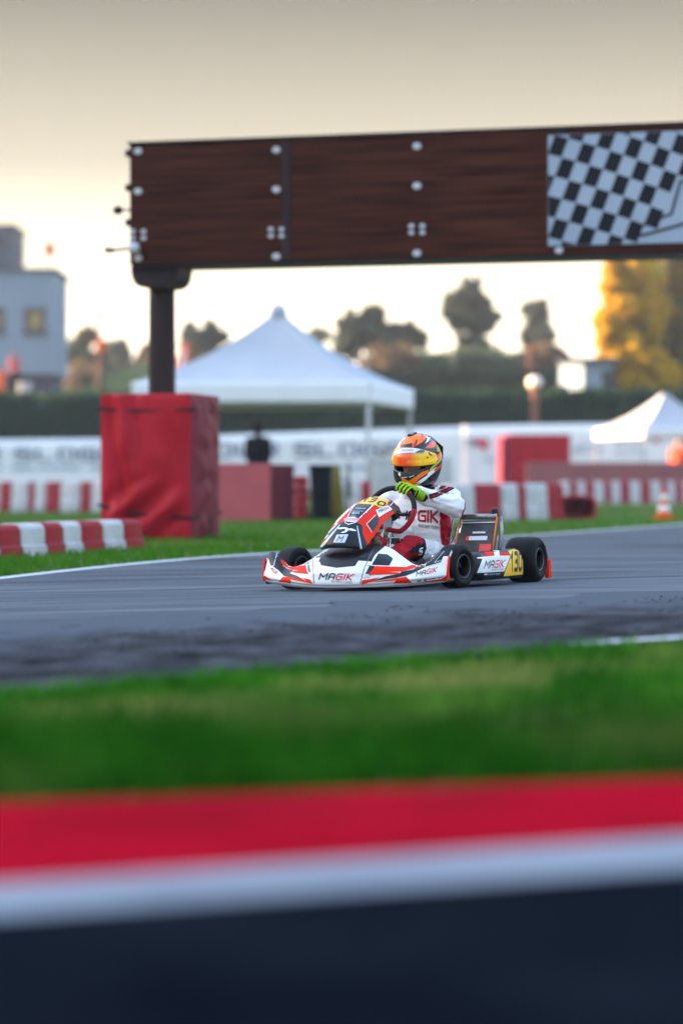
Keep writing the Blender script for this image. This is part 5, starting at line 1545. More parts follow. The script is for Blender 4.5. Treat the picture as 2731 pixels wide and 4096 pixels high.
for (ax, ay, bx_, by_, z0_, z1_) in ((.50, .085, .42, .06, .10, .29), (.46, .06, .38, .05, .16, .32)):
    mb.tube([(ax, ay, z0_), (bx_, by_, z1_)], 0.011, 8)
mb.build('steering_support', K['chrome'], kart, smooth_=True)
tk = MB().box((.33, -.005, .155), (.19, .17, .20), bev=0.03).build('fuel_tank', K['tank'], kart); auto_smooth(tk.data, 60)
MB().lathe([(.045, 0), (.045, .03), (.04, .036)], 'Z', 18, c=(.31, .03, .254)).build('tank_cap', K['black'], tk)

# ---- steering wheel
WC = Vector((.232, -.012, .447)); WN = Vector((.92, 0, .39)).normalized(); WY = Vector((0, 1, 0)); WU = WN.cross(WY).normalized()
if WU.z < 0: WU = -WU
ROT = -R(24)
def wheel_pt(a, r=0.152, f=0.0):
    # a measured in the wheel: 0 = towards driver's left at rest, 90 deg = top; D-shaped rim
    ex_, ey_ = r * math.cos(a), r * math.sin(a)
    if math.sin(a) < -0.55: ey_ = -0.55 * r + (ey_ + 0.55 * r) * 0.35
    c_, s_ = math.cos(ROT), math.sin(ROT)
    ex_, ey_ = ex_ * c_ - ey_ * s_, ex_ * s_ + ey_ * c_
    return WC + WY * ex_ + WU * ey_ + WN * f
sw = MB().tube([wheel_pt(a) for a in np.linspace(R(28), R(178), 30)], 0.0155, 14).build('steering_wheel', K['suede_k'], kart, smooth_=True)
MB().tube([wheel_pt(a) for a in np.linspace(R(178.5), R(387.5), 40)], 0.0158, 14).build('red_grip', K['suede'], sw, smooth_=True)
for a in (R(70), R(100)):
    MB().tube([wheel_pt(a + d) for d in np.linspace(-.05, .05, 4)], 0.0166, 14).build('centre_mark', K['crimson'], sw, smooth_=True)
mb = MB()
for a in (R(15), R(165), R(270)):
    mb.tube([WC - WN * 0.03, WC.lerp(wheel_pt(a), 0.5) - WN * 0.02, wheel_pt(a)], [0.016, 0.011, 0.009], 10)
mb.lathe([(0.01, -0.04), (0.05, -0.035), (0.055, -0.02), (0.05, -0.01)], 'Z', 20, c=tuple(WC), M=WN.to_track_quat('Z', 'Y').to_matrix())
mb.build('wheel_spokes', K['black'], sw, smooth_=True)

# ---- side pods
def pod(s):
    P = []
    xs_ = np.linspace(-0.26, 0.40, 34)
    for x in xs_:
        u = (x + 0.26) / 0.66
        yo = 0.655 - 0.03 * u; yi = 0.36
        zt_ = 0.210 - 0.012 * u; e = 1.0
        if u < 0.06: e = 0.86 + 0.14 * (u / 0.06)
        if u > 0.9: e = 1 - 0.35 * ((u - 0.9) / 0.1) ** 1.6
        c = (0.52, 0.11)
        prof = crom([(yi, .045), (yo - .06, .034), (yo - .01, .045), (yo, .09), (yo - .006, .145), (yo - .035, zt_ - .01), (yo - .09, zt_), (yi + .04, zt_ - .012), (yi, zt_ - .03)], 32)
        P.append([(x, s * (c[0] + (y - c[0]) * e), c[1] + (z - c[1]) * e) for y, z in prof])
    mb = MB(); mb.grid(P, closed_v=True); m_ = len(P[0])
    mb.f.append(tuple(range(m_))); mb.f.append(tuple(range(33 * m_, 34 * m_))[::-1])
    o = mb.build('side_pod', K['black'], kart); auto_smooth(o.data, 50); return o
podL = pod(1); pod(-1)
bP = bvh_of(podL)
Q_ = lambda nm, polys, m, L=0, st=6.0: sticker(nm, bP, polys, m, podL, L, st)
Q_('sticker', [z6((590, 742), (938, 706), (862, 896), (522, 916))], K['white'], 1)
magik(bP, z6((625, 765), (880, 748), (852, 848), (605, 862)), podL, 2, th=0.22)
Q_('lettering', lettering('REPARTO CORSE', z6((705, 868), (855, 860), (850, 878), (703, 886)), .18), K['grey'], 2, 5)
Q_('sticker', [z6((910, 640), (1000, 615), (1115, 620), (1125, 930), (850, 958), (945, 706))], K['yellow'], 1)
Q_('lettering', lettering('130', z6((942, 648), (1086, 640), (1082, 900), (940, 902)), .26, .45), K['black'], 2, 5)
Q_('sticker', [z6((600, 640), (720, 622), (742, 700), (520, 722), (640, 690))], K['red'], 0)
Q_('sticker', [z6((722, 622), (800, 612), (805, 706), (745, 702))], K['white'], 0)
Q_('sticker', [z6((805, 664), (932, 655), (930, 702), (805, 706))], K['red'], 0)
Q_('sticker', [z6((800, 604), (1030, 588), (1060, 598), (800, 618))], K['red'], 0)
Q_('sticker', [z6((520, 724), (740, 702), (935, 700), (935, 708), (600, 742), (525, 735))], K['white'], 1)
Q_('lettering', lettering('FREELINE', z6((410, 618), (560, 614), (560, 636), (410, 640)), .2) + [z6((612, 925), (650, 922), (650, 938), (612, 942))] + lettering('MOTOR', z6((660, 925), (810, 918), (808, 936), (660, 942)), .16), K['silver'], 1, 5)
# ---- radiator
rtl, rtr, rbl, rbr = Vector((-.135, .30, .405)), Vector((-.095, .535, .405)), Vector((-.035, .285, .165)), Vector((.005, .535, .165))
rn = (rtr - rtl).cross(rbl - rtl).normalized()
if rn.x < 0: rn = -rn
def rq(a, b): return (rtl * (1 - a) + rtr * a) * (1 - b) + (rbl * (1 - a) + rbr * a) * b
def rbox(a0, a1, b0, b1, d0, d1):
    V = [rq(a, b) + rn * d for d in (d0, d1) for a, b in ((a0, b0), (a1, b0), (a1, b1), (a0, b1))]
    return V, [(0, 1, 2, 3), (7, 6, 5, 4), (0, 4, 5, 1), (1, 5, 6, 2), (2, 6, 7, 3), (3, 7, 4, 0)]
rad = MB().add(*rbox(.03, .97, .10, 1, -.045, 0)).build('radiator', K['mesh'], kart)
mb = MB()
for k in range(26):
    a = .05 + .9 * k / 25; mb.add(*rbox(a - .006, a + .006, .11, .44, 0.0, .003))
mb.build('core_fins', K['tube'], rad)
MB().tube([rq(.0, 0.0), rq(1.0, 0.0)], 0.017, 12).build('top_tank', K['alloy'], rad, smooth_=True)
MB().add(*rbox(.0, 1.0, .145, .165, 0.0, .008)).build('cross_bar', K['silver'], rad)
MB().add(*rbox(.0, 1.0, .42, 1.02, .004, .010)).build('air_curtain', K['black'], rad)
MB().add(*rbox(.42, .78, .40, .44, .010, .018)).build('curtain_handle', K['silver'], rad)
bl = MB().add(*rbox(.24, .84, .50, .60, .010, .0118)).build('sticker', K['silver'], rad)
MB().add(*rbox(.24, .33, .50, .60, .0118, .0128)).build('sticker', K['crimson'], rad)
MB().add(*rbox(.66, .98, .70, 1.0, .010, .0118)).build('sticker', K['crimson'], rad)
for a in (-.03, 1.03): MB().tube([rq(a, .02) + rn * .006, rq(a, 1.0) + rn * .006], 0.0065, 8).build('radiator_stay', K['orangetube'], rad, smooth_=True)
rb2 = bvh_of(rad)
MB().lathe([(.020, -.03), (.020, .008), (.015, .018), (.005, .020)], 'Z', 16, c=tuple(rq(.93, -.13))).build('filler_cap', K['black'], rad)
MB().tube([rq(1.06, -.02) - rn * .02, rq(1.12, .3) - rn * .03, rq(1.08, .7) - rn * .05, rq(.9, 1.0) - rn * .12], 0.013, 10).build('coolant_hose', K['alloy'], rad, smooth_=True)
# ---- seat
P = []
for i in range(15):
    t = i / 14
    if t < .45: u = t / .45; c = Vector((.02 - .30 * u, 0, .075 - .02 * u)); hw_s = .165 + .02 * u; side = .10 + .03 * u
    else: u = (t - .45) / .55; c = Vector((-.28 - .13 * u, 0, .055 + .36 * u)); hw_s = .185 - .015 * u; side = .15 - .07 * u
    row = []
    for s in np.linspace(-1, 1, 17):
        a = abs(s) ** 2.2
        lift = side * a
        if t < .45: p = c + Vector((0, s * hw_s, lift * 1.1))
        else: p = c + Vector((lift * .9, s * hw_s, lift * .25))
        row.append(tuple(p))
    P.append(row)
seat = MB().grid(P).build('seat', K['seat'], kart, smooth_=True, fix=False)
seat.modifiers.new('t', 'SOLIDIFY').thickness = 0.008
# ---- engine on the off side, rear bumper
eg = MB().box((-.22, -.36, .20), (.20, .16, .20), bev=0.02)
for k in range(7): eg.box((-.22, -.36, .31 + k * .016), (.17, .14, .007))
eg = eg.build('engine', K['alloy'], kart)
MB().tube([(-.13, -.36, .22), (-.05, -.40, .20), (-.10, -.48, .16), (-.38, -.44, .17), (-.62, -.38, .17)], [.03, .035, .045, .055, .03], 14).build('exhaust', K['chrome'], eg, smooth_=True)
mb = MB()
P = []
for y in np.linspace(-.64, .64, 40):
    e = min(1, (0.64 - abs(y)) / .05) ; e = .7 + .3 * e
    xb_ = -.70 + .05 * (abs(y) / .64) ** 4
    P.append([(xb_ + dx * e, y, .115 + dz * e) for dx, dz in ((.045, -.085), (-.02, -.09), (-.05, -.06), (-.055, .03), (-.03, .072), (.02, .075), (.045, .05))])
mb.grid(P, closed_v=True); mb.f.append(tuple(range(7))); mb.f.append(tuple(range(39 * 7, 40 * 7))[::-1])
rbmp = mb.build('rear_bumper', K['black'], kart); auto_smooth(rbmp.data, 40)
for s in (-1, 1):
    MB().box((-.655, s * .648, .075), (.05, .03, .118), bev=0.01).build('end_cap', K['red'], rbmp)
# gear linkage clutter between the seat and the radiator
mb = MB()
for (a, b) in (((.0, .24, .16), (-.10, .27, .30)), ((-.04, .26, .12), (-.14, .26, .34)), ((-.16, .25, .20), (-.12, .30, .36))): mb.tube([a, b], 0.009, 8)
mb.build('seat_stay', K['chrome'], kart, smooth_=True)
# ================================================================== DRIVER
SEATP = Vector((-.22, 0, .05))
driver = empty('person', (0, 0, 0), 0, 'kart driver in a white and red racing suit, orange helmet and green gloves', 'person')
driver.matrix_world = MK @ Matrix.Translation(SEATP)
def dlink(name, me, mats, parent=None):
    """geometry is laid out in the kart's frame; the driver's own origin is the seat"""
    me.transform(Matrix.Translation(-SEATP))
    return link(name, me, mats, parent or driver)
def dstick(name, bvh, polys, material, parent, layer=0, step=6.0, off0=0.002):
    o = sticker(name, bvh, polys, material, None, layer, step, off0=off0)
    if o: o.data.transform(Matrix.Translation(-SEATP)); o.parent = parent
    return o
def local_at(px, py, x):
    d = sight(px, py); t = (x - EYE_L.x) / d.x
    return EYE_L + d * t
D = {}
D['suit'] = mat('white_suit_cloth', (0.74, 0.74, 0.76), 0.8, sheen=0.1, nz=(6, (0.69, 0.69, 0.72), 0.5, (1, 1, 1)), bump=(60, 0.08))
D['red'] = mat('red_suit_cloth', (0.40, 0.004, 0.014), 0.8, nz=(10, (0.29, 0.003, 0.010), 0.8, (1, 1, 2)), bump=(90, 0.25))
D['navy'] = mat('black_suit_cloth', (0.010, 0.012, 0.02), 0.85)
D['bala'] = mat('black_balaclava', (0.006, 0.006, 0.008), 0.95)
D['skin'] = mat('driver_skin', (0.46, 0.22, 0.17), 0.5)
D['lime'] = mat('lime_glove', (0.30, 0.52, 0.012), 0.75, nz=(40, (0.20, 0.40, 0.01), 0.7, (1, 1, 1)), bump=(200, 0.3))
D['glove_k'] = mat('black_glove', (0.008, 0.008, 0.009), 0.85)
D['sole'] = mat('worn_sole', (0.22, 0.19, 0.15), 0.9, nz=(30, (0.06, 0.05, 0.045), 0.9, (1, 1, 1)))
D['h_or'] = gloss('helmet_orange', (0.92, 0.17, 0.004), 0.25, 0.3)
D['h_red'] = gloss('helmet_red_orange', (0.92, 0.055, 0.012), 0.2, 0.6)
D['h_k'] = gloss('helmet_black', (0.004, 0.0045, 0.006), 0.25, 0.5)
D['h_w'] = gloss('helmet_white', (0.78, 0.79, 0.81), 0.2, 0.6)
D['h_lime'] = gloss('helmet_lime', (0.42, 0.50, 0.03), 0.25, 0.5)
D['h_amber'] = gloss('helmet_amber', (0.95, 0.38, 0.05), 0.2, 0.6)
# mirror-coated visor: amber film, the coating's red reflection painted into the middle
vm = gloss('visor_film', (0.95, 0.56, 0.005), 0.12, 0.6)
nt = vm.node_tree; b_ = nt.nodes['Principled BSDF']
tc = nt.nodes.new('ShaderNodeUVMap'); sx = nt.nodes.new('ShaderNodeSeparateXYZ'); cr = nt.nodes.new('ShaderNodeValToRGB')
nt.links.new(tc.outputs[0], sx.inputs[0]); nt.links.new(sx.outputs[0], cr.inputs[0]); nt.links.new(cr.outputs[0], b_.inputs['Base Color'])
cr.color_ramp.elements[0].position = 0.0; cr.color_ramp.elements[0].color = (0.95, 0.55, 0.004, 1)
cr.color_ramp.elements[1].position = 1.0; cr.color_ramp.elements[1].color = (0.95, 0.55, 0.004, 1)
for pos, c in ((0.30, (0.95, 0.52, 0.004, 1)), (0.47, (0.80, 0.075, 0.010, 1)), (0.60, (0.85, 0.12, 0.010, 1)), (0.72, (0.95, 0.52, 0.004, 1))):
    e_ = cr.color_ramp.elements.new(pos); e_.color = c
D['visor'] = vm

HC = Vector((-.128, 0.014, .752))
HSC = 1.10
HR = Matrix.Rotation(R(-9), 3, 'Z') @ Matrix.Rotation(R(-4), 3, 'X') @ Matrix.Rotation(R(5), 3, 'Y')
def hp(v): return HC + HR @ (Vector(v) * HSC)

# the hand on the rim that can be seen, found on the wheel itself
def proj(p):
    w = MK @ Vector(p); return (CXP + FPX * w.x / w.y, HYP - FPX * (w.z - EYE) / w.y)
best = min(np.linspace(R(5), R(120), 116), key=lambda a: (proj(wheel_pt(a))[0] - 1612) ** 2 + (proj(wheel_pt(a))[1] - 1972) ** 2)
A_L, A_R = best, R(200)
def rim_frame(a):
    p = wheel_pt(a); er = (p - WC).normalized(); tg = (wheel_pt(a + .05) - wheel_pt(a - .05)).normalized()
    return p, er, tg
wrists = {}
shoulder = {1: Vector((-.20, .190, .522)), -1: Vector((-.205, -.185, .515))}
elbow = {1: local_at(1822, 2028, -.06), -1: Vector((-.06, -.30, .40))}
for s, a in ((1, A_L), (-1, A_R)):
    p, er, tg = rim_frame(a)
    wrists[s] = p + er * 0.036 - WN * 0.050 + (elbow[s] - p).normalized() * 0.030 - Vector((0, 0, .012))
segs = []       # (label, p0, p1, r0, r1)
def seg(lab, p0, p1, r0, r1): segs.append((lab, Vector(p0), Vector(p1), r0, r1))
seg('torso', (-.255, -.075, .150), (-.255, .075, .150), .118, .118)
seg('torso', (-.235, -.055, .25), (-.235, .055, .25), .118, .118)
seg('torso', (-.205, -.065, .36), (-.205, .065, .36), .122, .122)
seg('torso', (-.200, -.095, .45), (-.200, .095, .45), .098, .098)
seg('torso', (-.21, -.150, .525), (-.21, .150, .525), .066, .066)
seg('torso', (-.20, -.06, .545), (-.20, .06, .545), .075, .075)
seg('collar', (-.19, 0, .57), (-.17, 0, .625), .076, .070)
seg('neck', (-.165, 0, .59), (-.14, 0, .67), .058, .055)
seg('head', hp((-.005, 0, -.02)), hp((.0, 0, .03)), .096, .098)
seg('head', hp((.035, 0, -.055)), hp((.04, 0, -.075)), .064, .05)
seg('head', hp((.088, 0, -.018)), hp((.112, 0, -.046)), .011, .015)          # nose
seg('head', hp((.072, -.045, .012)), hp((.072, .045, .012)), .022, .022)      # brow
for s in (1, -1):
    t_ = 'L' if s > 0 else 'R'
    seg('uarm' + t_, shoulder[s], elbow[s], .066, .060)
    seg('farm' + t_, elbow[s], wrists[s], .060, .034)
    hip = Vector((-.20, .105 * s, .150)); knee = Vector((.165, .105 * s, .235)); ank = Vector((.53, .082 * s, .165))
    if s < 0: knee = Vector((.15, -.14, .25)); ank = Vector((.52, -.125, .14))
    seg('thigh' + t_, hip, knee, .092, .068)
    seg('shin' + t_, knee, ank, .064, .046)
    heel = ank + Vector((.035, 0, -.045)); toe = ank + Vector((.085, -.012, .125))
    seg('boot' + t_, ank, heel, .046, .04)
    seg('boot' + t_, heel, heel.lerp(toe, .5), .04, .042)
    seg('boot' + t_, heel.lerp(toe, .5), toe, .042, .03)
def wrk(co):
    n1 = noise.noise(Vector((co.x * 16 + co.y * 4, co.y * 9, co.z * 30 + co.x * 9)))
    n2 = noise.noise(Vector((co.x * 34 - co.z * 18, co.y * 22, co.z * 52)))
    n3 = noise.noise(co * 8)
    k = 0.15 if co.z > .60 else 1.0
    f1 = 1 - abs(noise.noise(Vector((co.x * 7 + co.z * 3, co.y * 5 - 2 * co.x, co.z * 19 + co.y * 7)))) * 3.2
    return k * (0.0045 * n1 + 0.0012 * n2 + 0.004 * n3 + 0.014 * max(0, f1) * (0.6 + n3))
body_me = fused('body', [s_[1:] for s_ in segs], 0.0052, 4, wrk)
LABS = [s_[0] for s_ in segs]
cen = np.zeros(len(body_me.polygons) * 3); body_me.polygons.foreach_get('center', cen); cen = cen.reshape(-1, 3)
nor = np.zeros(len(body_me.polygons) * 3); body_me.polygons.foreach_get('normal', nor); nor = nor.reshape(-1, 3)
dist = np.full((len(cen), len(segs)), 9.0); par = np.zeros((len(cen), len(segs)))
for k, (lab, p0, p1, r0, r1) in enumerate(segs):
    a = np.array(p0); d = np.array(p1) - a; t = np.clip(((cen - a) @ d) / max(d @ d, 1e-9), 0, 1)
    dist[:, k] = np.linalg.norm(cen - a - t[:, None] * d, axis=1) - (r0 + (r1 - r0) * t); par[:, k] = t
who = dist.argmin(1); tt_ = par[np.arange(len(cen)), who]
lab_arr = np.array(LABS)[who]
mi = np.zeros(len(cen), int)     # 0 white, 1 red, 2 navy, 3 balaclava, 4 skin, 5 sole
is_t = lab_arr == 'torso'
mi[is_t & (np.abs(cen[:, 1]) > .128 + .10 * np.clip(.30 - cen[:, 2], 0, .2) + .35 * (cen[:, 0] + .20)) & (cen[:, 2] < .455)] = 1
mi[is_t & (cen[:, 0] < -.29)] = 1
mi[lab_arr == 'neck'] = 3; mi[lab_arr == 'head'] = 3
mi[(lab_arr == 'collar') & (cen[:, 2] > .635)] = 2
hl = (cen - np.array(HC)) @ np.array(HR)          # helmet frame
mi[(lab_arr == 'head') & (hl[:, 0] > .035) & (np.abs(hl[:, 1]) < .062) & (hl[:, 2] > -.062)] = 4
for s in (1, -1):
    t_ = 'L' if s > 0 else 'R'
    for part in ('uarm', 'farm'):
        k = LABS.index(part + t_); p0, p1 = np.array(segs[k][1]), np.array(segs[k][2]); ax = (p1 - p0) / np.linalg.norm(p1 - p0)
        ref = np.array([.45, .15 * s, 1.0]) if part == 'uarm' else np.array([.62, 0.0, 0.85])
        ref = ref - ax * (ref @ ax); ref /= np.linalg.norm(ref)
        sel = lab_arr == part + t_
        rd = cen - p0 - np.outer(par[:, k] * np.linalg.norm(p1 - p0), ax); rd /= np.linalg.norm(rd, axis=1)[:, None] + 1e-9
        cs = rd @ ref
        jag = 0.02 * np.sign(np.sin(par[:, k] * 60))
        bk = np.array([-.75, .62 * s, -.25]); bk = bk - ax * (bk @ ax); bk /= np.linalg.norm(bk)
        if part == 'uarm': mi[sel & (par[:, k] > .1) & (rd @ bk > .62)] = 1
    th = lab_arr == 'thigh' + t_
    diag = tt_ + 0.25 * (cen[:, 2] - .2) / .1 * .3 - .12 * (np.abs(cen[:, 1]) - .1) / .05
    mi[th & (diag > .78)] = 2; mi[th & (diag > .88)] = 1
    mi[lab_arr == 'shin' + t_] = 1
    mi[(lab_arr == 'shin' + t_) & (tt_ > .05) & (cen[:, 1] * s > .155)] = 2
    bo = lab_arr == 'boot' + t_
    mi[bo] = 1; mi[bo & (nor[:, 0] > .55)] = 5
body_me.polygons.foreach_set('material_index', mi)
body_bvh = BVHTree.FromPolygons([v.co.copy() for v in body_me.vertices], [list(p.vertices) for p in body_me.polygons])
body = dlink('body', body_me, [D['suit'], D['red'], D['navy'], D['bala'], D['skin'], D['sole']])
# sleeve and shoulder stripes, chest lettering
dstick('sleeve_stripe', body_bvh, [zB((552, 572), (700, 535), (960, 438), (1115, 335), (1215, 398), (1150, 445), (965, 545), (700, 652), (588, 682))], D['navy'], body, 0, 4, 0.0025)
dstick('sleeve_stripe', body_bvh, [zB((583, 612), (760, 556), (960, 478), (1125, 368), (1185, 392), (965, 512), (780, 592), (600, 648))], D['red'], body, 1, 4, 0.0025)
dstick('shoulder_patch', body_bvh, [zB((790, 440), (860, 372), (1000, 310), (1108, 318), (1000, 372), (885, 452), (800, 462))], D['red'], body, 0, 4, 0.0025)
dstick('chest_lettering', body_bvh, lettering('GIK', zB((315, 948), (790, 935), (765, 1255), (300, 1215)), .22, .34, -.05), D['red'], body, 1, 4, 0.0025)
dstick('chest_lettering', body_bvh, lettering('MA', zB((-150, 975), (230, 955), (230, 1195), (-150, 1150)), .22, .34, .12), D['navy'], body, 1, 4, 0.0025)
dstick('team_lettering', body_bvh, lettering('RACING TEAM', zB((315, 1272), (805, 1330), (800, 1398), (312, 1338)), .17, .4), D['navy'], body, 1, 4, 0.0025)
dstick('suit_zip', body_bvh, [zB((205, 1100), (222, 1100), (200, 1480), (160, 1540), (145, 1540), (185, 1470))], K['silver'], body, 0)
dstick('shoulder_lettering', body_bvh, [zB((575, 380), (640, 290), (780, 215), (800, 225), (690, 310), (640, 395)), zB((650, 370), (790, 335), (800, 350), (660, 392))], K['crimson'], body, 1, 5)
dstick('shoulder_lettering', body_bvh, [zB((530, 440), (745, 375), (750, 395), (535, 462))], K['grey'], body, 1, 5)
dstick('knee_lettering', body_bvh, lettering('S', zR((1075, 185), (1125, 165), (1115, 265), (1065, 275)), .3), K['white'], body, 1, 5)
for s in (1, -1):     # eyes
    me = MB().lathe([(.001, -.0115), (.008, -.008), (.0115, 0), (.008, .008), (.001, .0115)], 'X', 14).mesh('eye', True)
    me.transform(Matrix.Translation(hp((.089, s * .031, -.014))) @ HR.to_4x4()); dlink('eye', me, K['white'])
    me = MB().lathe([(.0062, .0), (.0055, .0035), (.001, .0045)], 'X', 12).mesh('iris', True)
    me.transform(Matrix.Translation(hp((.0985, s * .030, -.016))) @ HR.to_4x4()); dlink('iris', me, D['bala'])
    me = MB().tube([(.108, s * .014, .004), (.108, s * .032, .010), (.096, s * .052, .004)], [.003, .0045, .002], 8).mesh('brow', True)
    me.transform(Matrix.Translation(HC) @ HR.to_4x4()); dlink('eyebrow', me, D['bala'])

# ---- gloves: four fingers closed round the rim, thumb along its inner side
def glove(s, a):
    p, er, tg = rim_frame(a)
    caps = []; tips = []
    up_sign = s
    base_c = p + er * .030 - WN * .020
    for i, off in enumerate((.041, .0145, -.0115, -.036)):
        c = p + tg * (off * up_sign)
        rr = (.0122, .0126, .0122, .0110)[i]; L = (1.0, 1.08, 1.02, .86)[i]
        ang = [-62, -12, 42, 95, 138 * L]
        pts = []
        for j, q in enumerate(ang):
            ro = (.036, .034, .029, .0275, .026)[j]
            pts.append(c + (er * math.cos(R(q)) + WN * math.sin(R(q))) * ro)
        for j in range(4): caps.append((pts[j], pts[j + 1], rr * (1.08 - .06 * j), rr * (1.02 - .06 * j)))
        tips.append((c, rr))
        caps.append((pts[0], wrists[s].lerp(pts[0], .35), rr * 1.2, .019))
    caps.append((wrists[s], base_c + tg * .012, .034, .027)); caps.append((wrists[s], base_c - tg * .02, .034, .024))
    # thumb: leaves the side of the palm, lies along the back of the rim
    th0 = wrists[s].lerp(base_c, .45) + tg * (.026 * up_sign); th1 = p + tg * (.050 * up_sign) - WN * .030 + er * .006; th2 = p + tg * (.066 * up_sign) - WN * .012 - er * .022
    caps += [(th0, th1, .017, .0135), (th1, th2, .013, .0105)]
    fa = (elbow[s] - wrists[s]).normalized()
    caps += [(wrists[s] - fa * .006, wrists[s] + fa * .042, .040, .045), (wrists[s] + fa * .042, wrists[s] + fa * .056, .045, .044)]
    me = fused('glove', caps, 0.0034, 1)
    cen = np.zeros(len(me.polygons) * 3); me.polygons.foreach_get('center', cen); cen = cen.reshape(-1, 3)
    nor = np.zeros(len(me.polygons) * 3); me.polygons.foreach_get('normal', nor); nor = nor.reshape(-1, 3)
    rel = cen - np.array(p); tau = rel @ np.array(tg) * up_sign
    rad_ = rel - np.outer(rel @ np.array(tg), np.array(tg)); rad_ /= np.linalg.norm(rad_, axis=1)[:, None] + 1e-9
    mi = np.ones(len(cen), int)
    fing = np.zeros(len(cen), bool)
    for off, hw_ in ((.041, .0082), (.0145, .0080), (-.0115, .0076), (-.036, .0070)): fing |= np.abs(tau - off) < hw_
    outward = (nor * rad_).sum(1) > .25
    mi[fing & outward] = 0
    back = (rel @ np.array(WN) < .004) & (nor @ np.array(er * .8 + Vector((0, 0, .6))) > .1); mi[back] = 0
    wr_ = (cen - np.array(wrists[s])) @ np.array(fa); mi[wr_ > -.012] = 0
    mi[wr_ > .052] = 1
    mi[(np.abs(wr_ - .0) < .005) & (nor[:, 2] < .2)] = 1
    me.polygons.foreach_set('material_index', mi)
    return dlink('glove', me, [D['lime'], D['glove_k']])
glove(1, A_L); glove(-1, A_R)

# ---- helmet
def h_rad(az, el):
    ca = math.cos(az)
    ax = .150 if ca > 0 else .160
    az_ = .152 if el > 0 else .176
    d = Vector((math.cos(el) * math.cos(az), math.cos(el) * math.sin(az), math.sin(el)))
    r = 1 / math.sqrt((d.x / ax) ** 2 + (d.y / .127) ** 2 + (d.z / az_) ** 2)
    A, E_ = math.degrees(az), math.degrees(el)
    r += .024 * math.exp(-(A / 48) ** 2) * math.exp(-((E_ + 40) / 19) ** 2)
    r += .010 * math.exp(-((abs(A) - 62) / 30) ** 2) * math.exp(-((E_ + 42) / 16) ** 2)
    if d.z * r < -.152: r = -.152 / d.z
    return r, d
NA, NR = 144, (26, 20, 34)
def bounds(A):
    k = min(1.0, abs(A) / 80) ** 2
    return -18 + 14 * k, 24 - 9 * k
def shell():
    V, Fc = [], []
    NE = sum(NR)
    for i in range(NE + 1):
        for j in range(NA):
            A = -180 + 360 * j / NA
            lo, hi = bounds(A)
            if i <= NR[0]: E_ = -74 + (lo + 74) * i / NR[0]
            elif i <= NR[0] + NR[1]: E_ = lo + (hi - lo) * (i - NR[0]) / NR[1]
            else: E_ = hi + (90 - hi) * (i - NR[0] - NR[1]) / NR[2]
            r, d = h_rad(R(A), R(min(E_, 89.9)))
            V.append(tuple(hp(d * r)))
    for i in range(NE):
        for j in range(NA):
            A = -180 + 360 * (j + .5) / NA
            if abs(A) < 80 and NR[0] <= i < NR[0] + NR[1]: continue
            Fc.append((i * NA + j, i * NA + (j + 1) % NA, (i + 1) * NA + (j + 1) % NA, (i + 1) * NA + j))
    return V, Fc
V, Fc = shell()
h_me = mesh_np('helmet', V, Fc)
bm = bmesh.new(); bm.from_mesh(h_me)
loose = [v for v in bm.verts if not v.link_faces]; bmesh.ops.delete(bm, geom=loose, context='VERTS')
bmesh.ops.recalc_face_normals(bm, faces=bm.faces); bm.to_mesh(h_me); bm.free(); shade(h_me)
h_bvh = BVHTree.FromPolygons([v.co.copy() for v in h_me.vertices], [list(p.vertices) for p in h_me.polygons])
helmet = dlink('helmet', h_me, D['h_k'])
sm = helmet.modifiers.new('t', 'SOLIDIFY'); sm.thickness = 0.018; sm.offset = -1
def HS(nm, polys, m, L=0, st=7.0):
    for P_ in polys: dstick(nm, h_bvh, [P_], m, helmet, L, st, 0.0012)
H_ = zHm
HS('paint_panel', [H_((520, 180), (420, 230), (280, 350), (180, 490), (120, 640), (250, 600), (300, 420), (420, 290), (560, 200))], D['h_w'], 0)
HS('paint_panel', [H_((430, 260), (560, 180), (700, 140), (860, 130), (955, 185), (940, 290), (840, 390), (600, 530), (520, 530), (250, 560), (260, 480), (300, 370))], D['h_red'], 1)
HS('paint_panel', [H_((480, 262), (640, 195), (800, 200), (835, 265), (790, 330), (700, 335), (685, 312), (590, 412), (285, 455), (335, 360))], D['h_or'], 2)
HS('paint_panel', [H_((710, 330), (800, 335), (905, 235), (920, 290), (820, 385), (660, 482))], D['h_or'], 2)
HS('paint_panel', [H_((265, 470), (580, 415), (565, 520), (255, 560)), H_((690, 315), (660, 420), (610, 500), (640, 500), (690, 420), (712, 330)), H_((800, 165), (860, 210), (830, 280), (845, 220), (790, 180)), H_((480, 215), (640, 160), (700, 170), (560, 225))], D['h_k'], 3)
HS('paint_panel', [H_((960, 195), (1052, 250), (1010, 345), (900, 432), (950, 340), (985, 265))], D['h_w'], 1)
HS('paint_panel', [H_((900, 545), (1100, 350), (1195, 300), (1245, 420), (1120, 540))], D['h_red'], 1)
HS('paint_panel', [H_((1195, 480), (1265, 450), (1300, 620), (1220, 640))], D['h_lime'], 1)
HS('paint_panel', [H_((950, 965), (1100, 830), (1285, 640), (1310, 720), (1265, 855), (1050, 1015))], D['h_red'], 1)
HS('paint_panel', [H_((1010, 1125), (1045, 1060), (1285, 830), (1325, 820), (1300, 890), (1040, 1135))], D['h_lime'], 2)
HS('paint_panel', [H_((1075, 1250), (1150, 1120), (1345, 920), (1325, 1030))], D['h_red'], 1)
HS('paint_panel', [H_((985, 1180), (1235, 1000), (1130, 1120), (1160, 1140), (1070, 1230), (900, 1380), (740, 1490), (775, 1420), (665, 1452), (820, 1340), (970, 1240))], D['h_w'], 2)
